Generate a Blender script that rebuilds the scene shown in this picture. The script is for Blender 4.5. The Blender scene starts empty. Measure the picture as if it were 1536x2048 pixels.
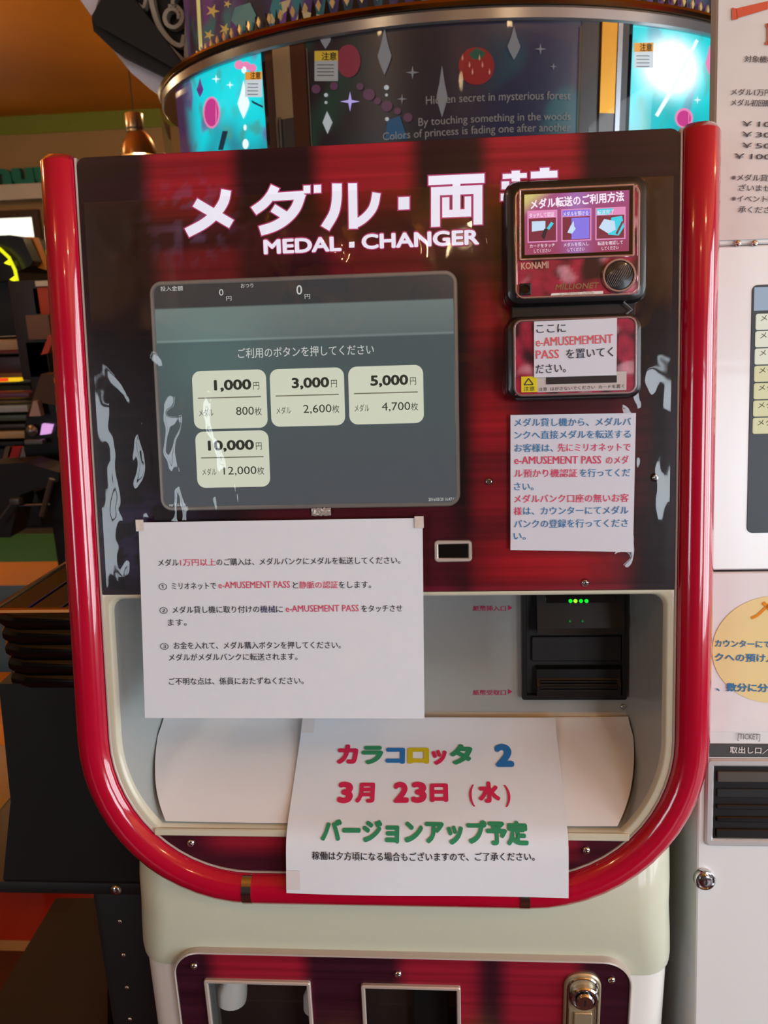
import bpy, bmesh, math, random
from mathutils import Vector, Matrix, noise
random.seed(7)
SC = bpy.context.scene
COL = SC.collection
sin, cos, pi = math.sin, math.cos, math.pi

# ------------------------------------------------------------------ camera
TH = math.radians(9.5)                       # the machine's face leans back
FX = Vector((1, 0, 0)); FV = Vector((0, sin(TH), cos(TH))); FN = Vector((0, -cos(TH), sin(TH)))
O = Vector((0, 0, 1.62))                     # top edge of the printed front panel
def F3(u, v, w=0.0): return O + FX*u + FV*v + FN*w
CAMP = O + FX*0.06318816 + FV*(-0.27900812) + FN*0.80807027
a_, b_, g_ = [math.radians(t) for t in (-4.12106151, 5.78165301, -1.36037471)]
def _m3(r): return Matrix(r)
Rb = _m3(((1,0,0),(0,-1,0),(0,0,1)))
Ry = _m3(((cos(a_),0,-sin(a_)),(0,1,0),(sin(a_),0,cos(a_))))
Rx = _m3(((1,0,0),(0,cos(b_),-sin(b_)),(0,sin(b_),cos(b_))))
Rz = _m3(((cos(g_),-sin(g_),0),(sin(g_),cos(g_),0),(0,0,1)))
Mf = Rz @ Rx @ Ry @ Rb
Mw = Mf @ _m3((tuple(FX), tuple(FV), tuple(-FN)))   # rows: camera right, down, forward in world
right, down, fwd = Vector(Mw[0]), Vector(Mw[1]), Vector(Mw[2])
cd = bpy.data.cameras.new('camera'); cam = bpy.data.objects.new('camera', cd); COL.objects.link(cam)
cm = Matrix.Identity(4)
for i in range(3):
    cm[i][0] = right[i]; cm[i][1] = -down[i]; cm[i][2] = -fwd[i]; cm[i][3] = CAMP[i]
cam.matrix_world = cm
cd.sensor_fit = 'HORIZONTAL'; cd.sensor_width = 36; cd.lens = 1600/1536*36
cd.clip_start = 0.02; cd.dof.use_dof = True; cd.dof.focus_distance = 0.86; cd.dof.aperture_fstop = 14
SC.camera = cam
# ------------------------------------------------------------------ world, lights, exposure
vs = SC.view_settings
vs.view_transform = 'Standard'; vs.look = 'None'; vs.gamma = 1; vs.exposure = 0.0
try: vs.use_curve_mapping = False
except Exception: pass
wd = bpy.data.worlds.new('outside'); SC.world = wd; wd.use_nodes = True
bg = wd.node_tree.nodes['Background']; bg.inputs[0].default_value = (0.86, 0.93, 1.0, 1); bg.inputs[1].default_value = 3.0
def area(name, loc, target, sx, sy, power, col):
    l = bpy.data.lights.new(name, 'AREA'); l.shape = 'RECTANGLE'; l.size = sx; l.size_y = sy; l.energy = power; l.color = col
    o = bpy.data.objects.new(name, l); COL.objects.link(o); o.location = loc
    o.rotation_euler = (Vector(target) - Vector(loc)).to_track_quat('-Z', 'Y').to_euler(); return o
def spot_pt(name, loc, power, col, r=.06):
    l = bpy.data.lights.new(name, 'POINT'); l.energy = power; l.color = col; l.shadow_soft_size = r
    o = bpy.data.objects.new(name, l); COL.objects.link(o); o.location = loc; return o
area('window_daylight', (2.75, -4.9, 1.75), (2.75, 0, 1.75), 1.6, 1.7, 85, (0.82, 0.92, 1.0))
area('window_daylight', (-3.05, -4.9, 1.75), (-3.05, 0, 1.75), 1.1, 1.7, 44, (0.82, 0.92, 1.0))
for y_ in (-.75, -2.0, -3.25): area('window_daylight', (3.92, y_, 1.55), (0, y_, 1.55), 1.05, 2.2, 62, (0.86, 0.94, 1.0))
area('ceiling_fill', (-2.6, 2.4, 2.25), (-2.6, 2.6, 3.0), 1.6, .25, 16, (1.0, .66, .25))  # unseen warm fill, added to brighten the orange ceiling
WARM = (1.0, 0.72, 0.38)

# ------------------------------------------------------------------ projections of photo pixels on real planes
def ray(px, py): return right*((px-768)/1600) + down*((py-1024)/1600) + fwd
def FP(px, py, w=0.0):
    d = ray(px, py); t = ((O + FN*w) - CAMP).dot(FN) / d.dot(FN); q = CAMP + d*t - O
    return (q.dot(FX), q.dot(FV))
def WP(px, py, Y):
    d = ray(px, py); t = (Y - CAMP.y)/d.y; return CAMP + d*t
def HP(px, py, z):
    d = ray(px, py); t = (z - CAMP.z)/d.z; return CAMP + d*t

# ------------------------------------------------------------------ materials
def s2l(c):
    c = c/255.0
    return c/12.92 if c <= .04045 else ((c+.055)/1.055)**2.4
def rgb(r, g, b): return (s2l(r), s2l(g), s2l(b), 1)
_M = {}
def setp(b, k, v):
    if k in b.inputs: b.inputs[k].default_value = v
def mat(name, col, rough=.5, metal=0, coat=0, noise_amt=.06, nscale=30, bump=0, emit=None, estr=1, trans=0, spec=.5, ior=1.45):
    if name in _M: return _M[name]
    m = bpy.data.materials.new(name); m.use_nodes = True; nt = m.node_tree; b = nt.nodes['Principled BSDF']
    setp(b, 'Roughness', rough); setp(b, 'Metallic', metal); setp(b, 'Coat Weight', coat); setp(b, 'Coat Roughness', .04)
    setp(b, 'Transmission Weight', trans); setp(b, 'Specular IOR Level', spec); setp(b, 'IOR', ior)
    tc = nt.nodes.new('ShaderNodeTexCoord'); nz = nt.nodes.new('ShaderNodeTexNoise'); nz.inputs['Scale'].default_value = nscale
    nz.inputs['Detail'].default_value = 4
    nt.links.new(tc.outputs['Object'], nz.inputs['Vector'])
    mx = nt.nodes.new('ShaderNodeMix'); mx.data_type = 'RGBA'
    mx.inputs[6].default_value = tuple(c*(1-noise_amt) for c in col[:3]) + (1,)
    mx.inputs[7].default_value = tuple(min(1, c*(1+noise_amt)) for c in col[:3]) + (1,)
    nt.links.new(nz.outputs['Fac'], mx.inputs[0]); nt.links.new(mx.outputs[2], b.inputs['Base Color'])
    if bump:
        bp = nt.nodes.new('ShaderNodeBump'); bp.inputs['Strength'].default_value = bump; bp.inputs['Distance'].default_value = .002
        nt.links.new(nz.outputs['Fac'], bp.inputs['Height']); nt.links.new(bp.outputs[0], b.inputs['Normal'])
    if emit is not None:
        b.inputs['Emission Color'].default_value = emit; b.inputs['Emission Strength'].default_value = estr
    _M[name] = m; return m
def attr_mat(name, rough=.35, coat=0, lines=0, emission=0.0, base=1.0, fine=0.0):
    """colour of a flat print, given per face corner in the attribute 'art'"""
    m = bpy.data.materials.new(name); m.use_nodes = True; nt = m.node_tree; b = nt.nodes['Principled BSDF']
    setp(b, 'Roughness', rough); setp(b, 'Coat Weight', coat); setp(b, 'Coat Roughness', .03)
    at = nt.nodes.new('ShaderNodeAttribute'); at.attribute_name = 'art'
    out = at.outputs['Color']
    if lines:
        tc = nt.nodes.new('ShaderNodeTexCoord'); mp = nt.nodes.new('ShaderNodeMapping'); mp.inputs['Scale'].default_value = (1.5, 110, 1)
        nz = nt.nodes.new('ShaderNodeTexNoise'); nz.inputs['Scale'].default_value = 1.0; nz.inputs['Detail'].default_value = 3
        nt.links.new(tc.outputs['Object'], mp.inputs['Vector']); nt.links.new(mp.outputs[0], nz.inputs['Vector'])
        mr = nt.nodes.new('ShaderNodeMapRange'); mr.inputs[1].default_value = .3; mr.inputs[2].default_value = .7
        mr.inputs[3].default_value = 1-lines; mr.inputs[4].default_value = 1+lines
        nt.links.new(nz.outputs['Fac'], mr.inputs[0])
        mu = nt.nodes.new('ShaderNodeVectorMath'); mu.operation = 'MULTIPLY'
        nt.links.new(out, mu.inputs[0]); nt.links.new(mr.outputs[0], mu.inputs[1]); out = mu.outputs[0]
    if fine:
        tc = nt.nodes.new('ShaderNodeTexCoord'); nz = nt.nodes.new('ShaderNodeTexNoise'); nz.inputs['Scale'].default_value = fine; nz.inputs['Detail'].default_value = 5
        nt.links.new(tc.outputs['Object'], nz.inputs['Vector'])
        mr = nt.nodes.new('ShaderNodeMapRange'); mr.inputs[1].default_value = .3; mr.inputs[2].default_value = .7
        mr.inputs[3].default_value = .7; mr.inputs[4].default_value = 1.3; nt.links.new(nz.outputs['Fac'], mr.inputs[0])
        mu = nt.nodes.new('ShaderNodeVectorMath'); mu.operation = 'MULTIPLY'
        nt.links.new(out, mu.inputs[0]); nt.links.new(mr.outputs[0], mu.inputs[1]); out = mu.outputs[0]
    if base > 0: nt.links.new(out, b.inputs['Base Color'])
    else: b.inputs['Base Color'].default_value = (.01, .01, .01, 1)
    if emission:
        nt.links.new(out, b.inputs['Emission Color']); b.inputs['Emission Strength'].default_value = emission
    return m
def ink(name, r, g, b): return mat(name, rgb(r, g, b), rough=.7, noise_amt=.02, spec=.2)
def glow(name, r, g, b, s=1.0): return mat(name, rgb(r//3, g//3, b//3), rough=.4, noise_amt=0, emit=rgb(r, g, b), estr=s)

RED = mat('red_gloss_plastic', rgb(176, 6, 44), rough=.16, coat=1.0, noise_amt=.02)
CREAM = mat('cream_plastic', rgb(198, 204, 184), rough=.32, noise_amt=.015, coat=.3)
CREAM2 = mat('cream_lip_plastic', rgb(200, 198, 178), rough=.3, noise_amt=.015, coat=.3)
SILVERP = mat('silver_painted_plastic', rgb(172, 176, 174), rough=.28, metal=.25, noise_amt=.02, nscale=400)
PALE = mat('pale_white_plastic', rgb(228, 228, 224), rough=.3, noise_amt=.01, coat=.2)
TRIM = mat('champagne_trim', rgb(196, 184, 176), rough=.3, metal=.3, noise_amt=.03)
CHROME = mat('chrome', rgb(205, 205, 205), rough=.12, metal=1, noise_amt=.03)
BRONZE = mat('brushed_bronze_steel', rgb(184, 172, 142), rough=.33, metal=.6, noise_amt=.08)
BLACK = mat('black_plastic', rgb(22, 21, 23), rough=.3, noise_amt=.05, coat=.2)
BLACKM = mat('matt_black_plastic', rgb(20, 20, 22), rough=.55, noise_amt=.08)
BLACKG = mat('gloss_black_lacquer', rgb(9, 9, 10), rough=.12, noise_amt=.02, coat=.6)
PAPER = mat('white_paper', rgb(220, 228, 238), rough=.75, noise_amt=.015, nscale=90, spec=.25, bump=.05)
CARD = mat('white_card', rgb(226, 228, 232), rough=.7, noise_amt=.012, nscale=60, spec=.25)
LAMI = mat('laminated_paper', rgb(214, 218, 232), rough=.22, noise_amt=.015, nscale=60, coat=.5)
TAPE = mat('aged_clear_tape', rgb(214, 204, 196), rough=.25, noise_amt=.15, nscale=300, coat=.4)
K = ink('black_ink', 48, 46, 54); KR = ink('red_ink', 214, 66, 104); KB = ink('blue_ink', 62, 124, 176); KN = ink('navy_ink', 50, 46, 96)
def film_mat():
    m = bpy.data.materials.new('clear_plastic_film'); m.use_nodes = True; nt = m.node_tree; nt.nodes.clear()
    o = nt.nodes.new('ShaderNodeOutputMaterial'); mx = nt.nodes.new('ShaderNodeMixShader')
    tr = nt.nodes.new('ShaderNodeBsdfTransparent'); gl = nt.nodes.new('ShaderNodeBsdfGlossy'); gl.inputs['Roughness'].default_value = .035
    tr.inputs[0].default_value = (.97, .97, .97, 1); gl.inputs[0].default_value = (1, 1, 1, 1)
    fr = nt.nodes.new('ShaderNodeFresnel'); fr.inputs[0].default_value = 1.5
    nt.links.new(fr.outputs[0], mx.inputs[0]); nt.links.new(tr.outputs[0], mx.inputs[1]); nt.links.new(gl.outputs[0], mx.inputs[2])
    nt.links.new(mx.outputs[0], o.inputs[0]); return m
FILM = film_mat()
def glass_mat(name='clear_glass', tint=(.95, .97, .98, 1)):
    m = bpy.data.materials.new(name); m.use_nodes = True; nt = m.node_tree; nt.nodes.clear()
    o = nt.nodes.new('ShaderNodeOutputMaterial'); mx = nt.nodes.new('ShaderNodeMixShader')
    tr = nt.nodes.new('ShaderNodeBsdfTransparent'); gl = nt.nodes.new('ShaderNodeBsdfGlossy'); gl.inputs['Roughness'].default_value = .03
    tr.inputs[0].default_value = tint
    fr = nt.nodes.new('ShaderNodeFresnel'); fr.inputs[0].default_value = 1.45
    nt.links.new(fr.outputs[0], mx.inputs[0]); nt.links.new(tr.outputs[0], mx.inputs[1]); nt.links.new(gl.outputs[0], mx.inputs[2])
    nt.links.new(mx.outputs[0], o.inputs[0]); return m
GLASS = glass_mat()
COVER = glass_mat('thin_clear_acrylic'); COVER.node_tree.nodes['Fresnel'].inputs[0].default_value = 1.22

# ------------------------------------------------------------------ object helpers
MFACE = Matrix.Identity(4)
for i in range(3):
    MFACE[i][0] = FX[i]; MFACE[i][1] = FV[i]; MFACE[i][2] = FN[i]; MFACE[i][3] = O[i]
MID = Matrix.Identity(4)
def props(o, label=None, cat=None, group=None, kind=None):
    if label: o['label'] = label
    if cat: o['category'] = cat
    if group: o['group'] = group
    if kind: o['kind'] = kind
    return o
def thing(name, loc, label, cat, group=None):
    o = bpy.data.objects.new(name, None); COL.objects.link(o); o.location = loc; o.empty_display_size = .05
    return props(o, label, cat, group)
def wm(o):
    m = o.matrix_basis.copy()
    return wm(o.parent) @ m if o.parent else m
def link(name, me, parent=None, M=MID):
    o = bpy.data.objects.new(name, me); COL.objects.link(o)
    if parent is not None:
        o.parent = parent; o.matrix_basis = wm(parent).inverted() @ M
    else: o.matrix_basis = M
    return o
def finish(bm, name, m, parent=None, M=MID, smooth=False, label=None, kind=None, ang=35):
    me = bpy.data.meshes.new(name)
    bmesh.ops.recalc_face_normals(bm, faces=bm.faces)
    bm.to_mesh(me); bm.free()
    for mm in (m if isinstance(m, (list, tuple)) else [m]): me.materials.append(mm)
    if smooth:
        me.polygons.foreach_set('use_smooth', [True]*len(me.polygons))
        try: me.set_sharp_from_angle(angle=math.radians(ang))
        except Exception: pass
    o = link(name, me, parent, M)
    return props(o, label, kind=kind)
def rrect(x0, y0, x1, y1, r, n=6):
    if x0 > x1: x0, x1 = x1, x0
    if y0 > y1: y0, y1 = y1, y0
    r = max(1e-5, min(r, (x1-x0)/2, (y1-y0)/2)); P = []
    for cx, cy, a in ((x1-r, y1-r, 0), (x0+r, y1-r, 90), (x0+r, y0+r, 180), (x1-r, y0+r, 270)):
        for k in range(n+1):
            t = math.radians(a + 90*k/n); P.append((cx+r*cos(t), cy+r*sin(t)))
    return P
def loft(bm, loops, cap0=True, cap1=True, closed=True):
    rows = [[bm.verts.new(p) for p in L] for L in loops]; n = len(rows[0])
    for A, B in zip(rows, rows[1:]):
        for k in range(n if closed else n-1):
            j = (k+1) % n
            try: bm.faces.new((A[k], A[j], B[j], B[k]))
            except ValueError: pass
    if cap0: bm.faces.new(rows[0][::-1])
    if cap1: bm.faces.new(rows[-1])
    return rows
def slab(bm, x0, y0, x1, y1, z0, z1, r=.003, bev=.0008, n=4):
    if x0 > x1: x0, x1 = x1, x0
    if y0 > y1: y0, y1 = y1, y0
    s = 1 if z1 > z0 else -1
    L0 = [(x, y, z0) for x, y in rrect(x0, y0, x1, y1, r, n)]
    L1 = [(x, y, z1-s*bev) for x, y in rrect(x0, y0, x1, y1, r, n)]
    L2 = [(x, y, z1) for x, y in rrect(x0+bev, y0+bev, x1-bev, y1-bev, max(r-bev, 1e-4), n)]
    loft(bm, [L0, L1, L2])
def frame_ring(bm, x0, y0, x1, y1, bw, z0, z1, r, n=6, bev=.0006):
    """rounded rectangular bezel with a hole"""
    def L(e, z): return [(x, y, z) for x, y in rrect(x0+e, y0+e, x1-e, y1-e, max(r-e, 2e-4), n)]
    if x0 > x1: x0, x1 = x1, x0
    if y0 > y1: y0, y1 = y1, y0
    loft(bm, [L(0, z0), L(0, z1-bev), L(bev, z1), L(bw-bev, z1), L(bw, z1-bev), L(bw, z0)], False, False)
def box(bm, x0, y0, z0, x1, y1, z1):
    v = [bm.verts.new(p) for p in ((x0,y0,z0),(x1,y0,z0),(x1,y1,z0),(x0,y1,z0),(x0,y0,z1),(x1,y0,z1),(x1,y1,z1),(x0,y1,z1))]
    for f in ((0,3,2,1),(4,5,6,7),(0,1,5,4),(1,2,6,5),(2,3,7,6),(3,0,4,7)): bm.faces.new([v[k] for k in f])
def bbox(name, p, q, m, parent=None, M=MID, bev=.003, **kw):
    bm = bmesh.new(); box(bm, *p, *q)
    if bev: bmesh.ops.bevel(bm, geom=list(bm.edges), offset=bev, segments=2, affect='EDGES', profile=.6)
    return finish(bm, name, m, parent, M, smooth=True, **kw)
def prism(bm, pts, z0, z1):
    a = sum(pts[i][0]*pts[(i+1)%len(pts)][1]-pts[(i+1)%len(pts)][0]*pts[i][1] for i in range(len(pts)))
    if a < 0: pts = pts[::-1]
    loft(bm, [[(x, y, z0) for x, y in pts], [(x, y, z1) for x, y in pts]])
def lathe(bm, prof, n=24, ax='Z', c=(0, 0, 0)):
    rows = []
    for r, h in prof:
        row = []
        for k in range(n):
            t = 2*pi*k/n
            p = (r*cos(t), r*sin(t), h)
            row.append((c[0]+p[0], c[1]+p[1], c[2]+p[2]))
        rows.append(row)
    loft(bm, rows)
def tube(bm, pts, r, n=8):
    pts = [Vector(p) for p in pts]; rows = []
    for i, p in enumerate(pts):
        d = (pts[min(i+1, len(pts)-1)] - pts[max(i-1, 0)]).normalized()
        a = d.orthogonal() if i == 0 else (prev - d*prev.dot(d))
        a.normalize(); prev = a; b = d.cross(a)
        rr = r[i] if isinstance(r, (list, tuple)) else r
        rows.append([p + (a*cos(2*pi*k/n) + b*sin(2*pi*k/n))*rr for k in range(n)])
    loft(bm, rows)
def color_grid(name, x0, y0, x1, y1, nx, ny, zf, colf, m, parent=None, M=MID, mapf=None, **kw):
    """flat print: grid sheet whose colours come from colf(x, y) -> linear rgb"""
    me = bpy.data.meshes.new(name); V = []; Fc = []
    for j in range(ny+1):
        for i in range(nx+1):
            x = x0+(x1-x0)*i/nx; y = y0+(y1-y0)*j/ny
            V.append(mapf(x, y) if mapf else (x, y, zf))
    for j in range(ny):
        for i in range(nx):
            a = j*(nx+1)+i; Fc.append((a, a+1, a+nx+2, a+nx+1))
    me.from_pydata([tuple(v) for v in V], [], Fc)
    ca = me.color_attributes.new('art', 'FLOAT_COLOR', 'POINT')
    k = 0
    for j in range(ny+1):
        for i in range(nx+1):
            c = colf(x0+(x1-x0)*i/nx, y0+(y1-y0)*j/ny); ca.data[k].color = (c[0], c[1], c[2], 1); k += 1
    me.materials.append(m); me.polygons.foreach_set('use_smooth', [True]*len(me.polygons))
    return props(link(name, me, parent, M), **kw)

# ------------------------------------------------------------------ lettering
_tc = {}
def glyphs(s, off=0.0, res=3):
    k = (s, off, res)
    if k in _tc: return _tc[k]
    c = bpy.data.curves.new('t', 'FONT'); c.body = s; c.resolution_u = res; c.offset = off; c.size = 1
    o = bpy.data.objects.new('t', c); COL.objects.link(o)
    dg = bpy.context.evaluated_depsgraph_get(); me = bpy.data.meshes.new_from_object(o.evaluated_get(dg))
    V = [tuple(v.co) for v in me.vertices]; Fc = [tuple(p.vertices) for p in me.polygons]
    bpy.data.objects.remove(o); bpy.data.curves.remove(c); bpy.data.meshes.remove(me)
    xs = [v[0] for v in V] or [0, 1]
    _tc[k] = (V, Fc, min(xs), max(xs)); return _tc[k]
class Print:
    """flat lettering collected into one mesh per ink"""
    def __init__(s, mapf): s.mapf = mapf; s.V = []; s.F = []
    def text(s, t, A, B, em, off=.0, res=2, shear=0.0):
        V, Fc, x0, x1 = glyphs(t, 0.0, res)
        A = Vector(A); B = Vector(B); L = (B-A).length; d = (B-A)/L; q = Vector((-d.y, d.x))
        x0 -= off; x1 += off; sx = L/(x1-x0)
        sh = [(0, 0)] if off < .004 else [(-off, 0), (off, 0)] if off < .02 else [(0, 0)]+[(off*cos(k*pi/4), off*sin(k*pi/4)) for k in range(8)]
        for c, (ax, ay) in enumerate(sh):
            n = len(s.V)
            for v in V:
                p = A + d*((v[0]+ax-x0)*sx + shear*v[1]*em) + q*((v[1]+ay)*em); m_ = s.mapf(p.x, p.y); s.V.append((m_[0], m_[1], m_[2]+c*8e-6))
            s.F += [tuple(i+n for i in f) for f in Fc]
    def poly(s, P):
        n = len(s.V); s.V += [tuple(s.mapf(x, y)) for x, y in P]; s.F.append(tuple(range(n, n+len(P))))
    def build(s, name, m, parent=None, M=MID, label=None):
        if not s.V: return None
        me = bpy.data.meshes.new(name); me.from_pydata(s.V, [], s.F); me.materials.append(m)
        return props(link(name, me, parent, M), label)
def crop(ox, oy, s): return lambda x, y: (ox+x*s, oy+y*s)
def pxtext(P, t, cr, xa, ya, xb, yb, h, w, off=0, fp=None, res=2, shear=0):
    """text with its baseline between two photo points, h = em height in crop pixels"""
    fp = fp or (lambda px, py: FP(px, py, w))
    A = fp(*cr(xa, ya)); B = fp(*cr(xb, yb)); C = fp(*cr(xa, ya-h))
    P.text(t, A, B, math.dist(A, C), off, res, shear)
def rect_px(x0, y0, x1, y1, w=0):
    P = [FP(x0, y0, w), FP(x1, y0, w), FP(x1, y1, w), FP(x0, y1, w)]
    return ((P[0][0]+P[3][0])/2, (P[2][1]+P[3][1])/2, (P[1][0]+P[2][0])/2, (P[0][1]+P[1][1])/2)
def quad_px(a, b, c, d, w=0):
    P = [FP(*p, w) for p in (a, b, c, d)]
    return ((P[0][0]+P[3][0])/2, (P[2][1]+P[3][1])/2, (P[1][0]+P[2][0])/2, (P[0][1]+P[1][1])/2)
def sm(a, b, x):
    t = max(0, min(1, (x-a)/(b-a))); return t*t*(3-2*t)
def mix3(a, b, t): return tuple(a[i]*(1-t)+b[i]*t for i in range(3))

# shared screw: cross-head screw, axis +Z, base at z = 0
def screw_mesh(r=.0042):
    bm = bmesh.new(); lathe(bm, [(r, 0), (r, r*.25), (r*.85, r*.55), (r*.5, r*.72), (r*.2, r*.6)], 14)
    me = bpy.data.meshes.new('screw'); bmesh.ops.recalc_face_normals(bm, faces=bm.faces)
    box(bm, -r*.6, -r*.12, r*.66, r*.6, r*.12, r*.76); box(bm, -r*.12, -r*.6, r*.66, r*.12, r*.6, r*.76)
    bm.to_mesh(me); bm.free(); me.materials.append(CHROME)
    me.polygons.foreach_set('use_smooth', [len(p.vertices) == 4 and p.index < 60 for p in me.polygons]); return me
SCREW = screw_mesh()
def screw(parent, M, name='screw', me=None): return link(name, me or SCREW, parent, M)

# =================================================================== THE ROOM
def setting(name, bm, m, **kw): return finish(bm, name, m, None, MID, kind='structure', **kw)
def floor_mat():
    m = bpy.data.materials.new('floor_colours'); m.use_nodes = True; nt = m.node_tree; b = nt.nodes['Principled BSDF']
    ge = nt.nodes.new('ShaderNodeTexCoord'); sp = nt.nodes.new('ShaderNodeSeparateXYZ'); nt.links.new(ge.outputs['Object'], sp.inputs[0])
    mr = nt.nodes.new('ShaderNodeMapRange'); mr.inputs[1].default_value = 0; mr.inputs[2].default_value = 8
    nt.links.new(sp.outputs['Y'], mr.inputs[0]); cr = nt.nodes.new('ShaderNodeValToRGB'); cr.color_ramp.interpolation = 'CONSTANT'
    g = lambda y: HP(50, y, 0).y/8
    cols = [rgb(70, 16, 20), rgb(176, 150, 120), rgb(168, 34, 24), rgb(30, 84, 150), rgb(222, 154, 10), rgb(36, 120, 62), rgb(40, 42, 44)]
    el = cr.color_ramp.elements; el[0].position = 0; el[0].color = cols[0]
    el[1].position = g(1905); el[1].color = cols[1]
    for p_, c in ((g(1885), cols[2]), (g(1640), cols[3]), (g(1172), cols[4]), (g(1124), cols[5]), (g(1070), cols[6])):
        e = el.new(min(1, p_)); e.color = c
    nt.links.new(mr.outputs[0], cr.inputs[0]); nt.links.new(cr.outputs[0], b.inputs['Base Color']); setp(b, 'Roughness', .35)
    return m
bm = bmesh.new(); box(bm, -6, -5, -.1, 4, 6.4, 0); setting('floor', bm, floor_mat())
CZ = 3.0
bm = bmesh.new(); box(bm, -6, -5, CZ, 4, 6.4, CZ+.1)
setting('ceiling', bm, mat('orange_ceiling', rgb(236, 142, 24), rough=.6, noise_amt=.3, nscale=.9))
WALLT = mat('tan_wall', rgb(150, 118, 78), rough=.7, noise_amt=.05)
WALLW = mat('grey_wall', rgb(84, 76, 72), rough=.8)
YW = 6.2
zg0 = WP(100, 266, YW).z
bm = bmesh.new(); box(bm, -6, YW, 0, 4, YW+.15, zg0); setting('wall_back', bm, WALLT)
bm = bmesh.new(); box(bm, -6, YW-.01, zg0, 4, YW+.15, CZ); setting('trim_1', bm, mat('olive_green_band', rgb(112, 118, 34), rough=.7), label='olive green band along the top of the far wall')
bm = bmesh.new(); box(bm, -6.1, -5, 0, -6, 6.4, CZ); setting('wall_left', bm, WALLT)
bm = bmesh.new(); box(bm, 4, -5, 0, 4.1, 6.4, CZ); setting('wall_right', bm, WALLW)
bm = bmesh.new(); box(bm, -6, -5.1, 0, 4, -5, CZ); setting('wall_front', bm, WALLW)
# white shelf-like moulding under the teal letters, window on the far wall
z0, z1 = WP(40, 402, YW).z, WP(40, 372, YW).z
bm = bmesh.new(); box(bm, -6, YW-.12, z0, .2, YW, z1); setting('trim_2', bm, mat('pale_moulding', rgb(196, 186, 176), rough=.6), label='pale moulding running along the far wall')
x0, x1 = WP(-160, 460, YW).x, WP(72, 460, YW).x; z0, z1 = WP(40, 560, YW).z, WP(40, 436, YW).z
wf = bmesh.new(); t = .06
for q in ((x0-t, z0-t, x1+t, z0), (x0-t, z1, x1+t, z1+t), (x0-t, z0, x0, z1), (x1, z0, x1+t, z1), ((x0+x1)/2-.02, z0, (x0+x1)/2+.02, z1)):
    box(wf, q[0], YW-.05, q[1], q[2], YW, q[3])
win = setting('window_1', wf, mat('dark_window_frame', rgb(70, 48, 36), rough=.5))
bm = bmesh.new(); box(bm, x0, YW-.02, z0, x1, YW-.012, z1)
finish(bm, 'pane', glow('daylit_pane', 255, 255, 232, 1.3), win, label='bright daylit pane')
# windows of the shop front behind the photographer
for k, (cx, w_) in enumerate(((2.75, 1.6), (-3.05, 1.1))):
    wf = bmesh.new()
    for q in ((cx-w_/2-.06, .94, cx+w_/2+.06, 1.0), (cx-w_/2-.06, 2.5, cx+w_/2+.06, 2.56), (cx-w_/2-.06, 1, cx-w_/2, 2.5), (cx+w_/2, 1, cx+w_/2+.06, 2.5), (cx-.03, 1, cx+.03, 2.5)):
        box(wf, q[0], -4.99, q[1], q[2], -4.86, q[3])
    setting('window_%d' % (k+2), wf, mat('shopfront_frame', rgb(60, 58, 56), rough=.5))
# warm ceiling lamps of the hall (round downlights)
for k, (x, y) in enumerate(((-1.3, -1.6), (1.1, -1.9), (-2.6, 1.2), (-3.2, 3.6), (.2, -3.2), (-.9, 4.4), (2.4, .2))):
    o = spot_pt('ceiling_bulb', (x, y, CZ-.16), (9, 9, 12, 22, 6, 22, 6)[k], WARM, .05)
def WPo(px, py, Y): return WP(px, py, Y)

# =================================================================== MEDAL CHANGER
mc = thing('medal_changer', (0, .12, 0), 'red framed medal changer machine with a touch screen, cream lower body', 'vending machine')
PU, PB, RI = .2945, -.4435, .150
CU, CV = .147, -.600                       # centre of the big bottom corners
def upath(r, n=14, top=0.0, cw=None):
    """U-shaped path around the opening, offset r from the corner centres"""
    P = [(-CU-r, top), (-CU-r, -.12), (-CU-r, -.25), (-CU-r, -.4), (-CU-r, -.5)]
    for k in range(n+1):
        t = pi + (pi/2)*k/n; P.append((-CU+r*cos(t), CV+r*sin(t)))
    P += [(-.08, CV-r), (0, CV-r), (.08, CV-r)]
    for k in range(n+1):
        t = 1.5*pi + (pi/2)*k/n; P.append((CU+r*cos(t), CV+r*sin(t)))
    P += [(CU+r, -.5), (CU+r, -.4), (CU+r, -.25), (CU+r, -.12), (CU+r, top)]
    return P
# --- red frame: profile (offset, w)
bm = bmesh.new()
prof = [(.1500, -.012), (.1502, -.001), (.1510, .0035), (.1545, .0080), (.1600, .0112), (.1680, .0130), (.1750, .0118), (.1815, .0070), (.1860, -.0010), (.1885, -.0120), (.1895, -.030), (.1885, -.060), (.184, -.10), (.180, -.14)]
paths = []
for r, w in prof:
    rr = r
    path = upath(rr, top=-.004)
    paths.append([(u, v, w) for u, v in path])
n = len(paths[0])
def endrow(row, side):
    return row
rows = [[bm.verts.new(p) for p in L] for L in paths]
for A, B in zip(rows, rows[1:]):
    for k in range(n-1): bm.faces.new((A[k], A[k+1], B[k+1], B[k]))
# rounded top ends
for idx in (0, n-1):
    prev = [r[idx] for r in rows]
    for s, dz in ((.96, .008), (.84, .0135), (.6, .0155)):
        cu = (CU+.172)*(-1 if idx == 0 else 1); cur = []
        for r in rows:
            co = r[idx].co; cur.append(bm.verts.new((cu+(co.x-cu)*s, -.004+dz-.006, -.04+(co.z+.04)*s)))
        for k in range(len(cur)-1): bm.faces.new((prev[k], prev[k+1], cur[k+1], cur[k]))
        prev = cur
    bm.faces.new(prev)
fr = finish(bm, 'red_frame', RED, mc, MFACE, smooth=True, ang=50)
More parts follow.
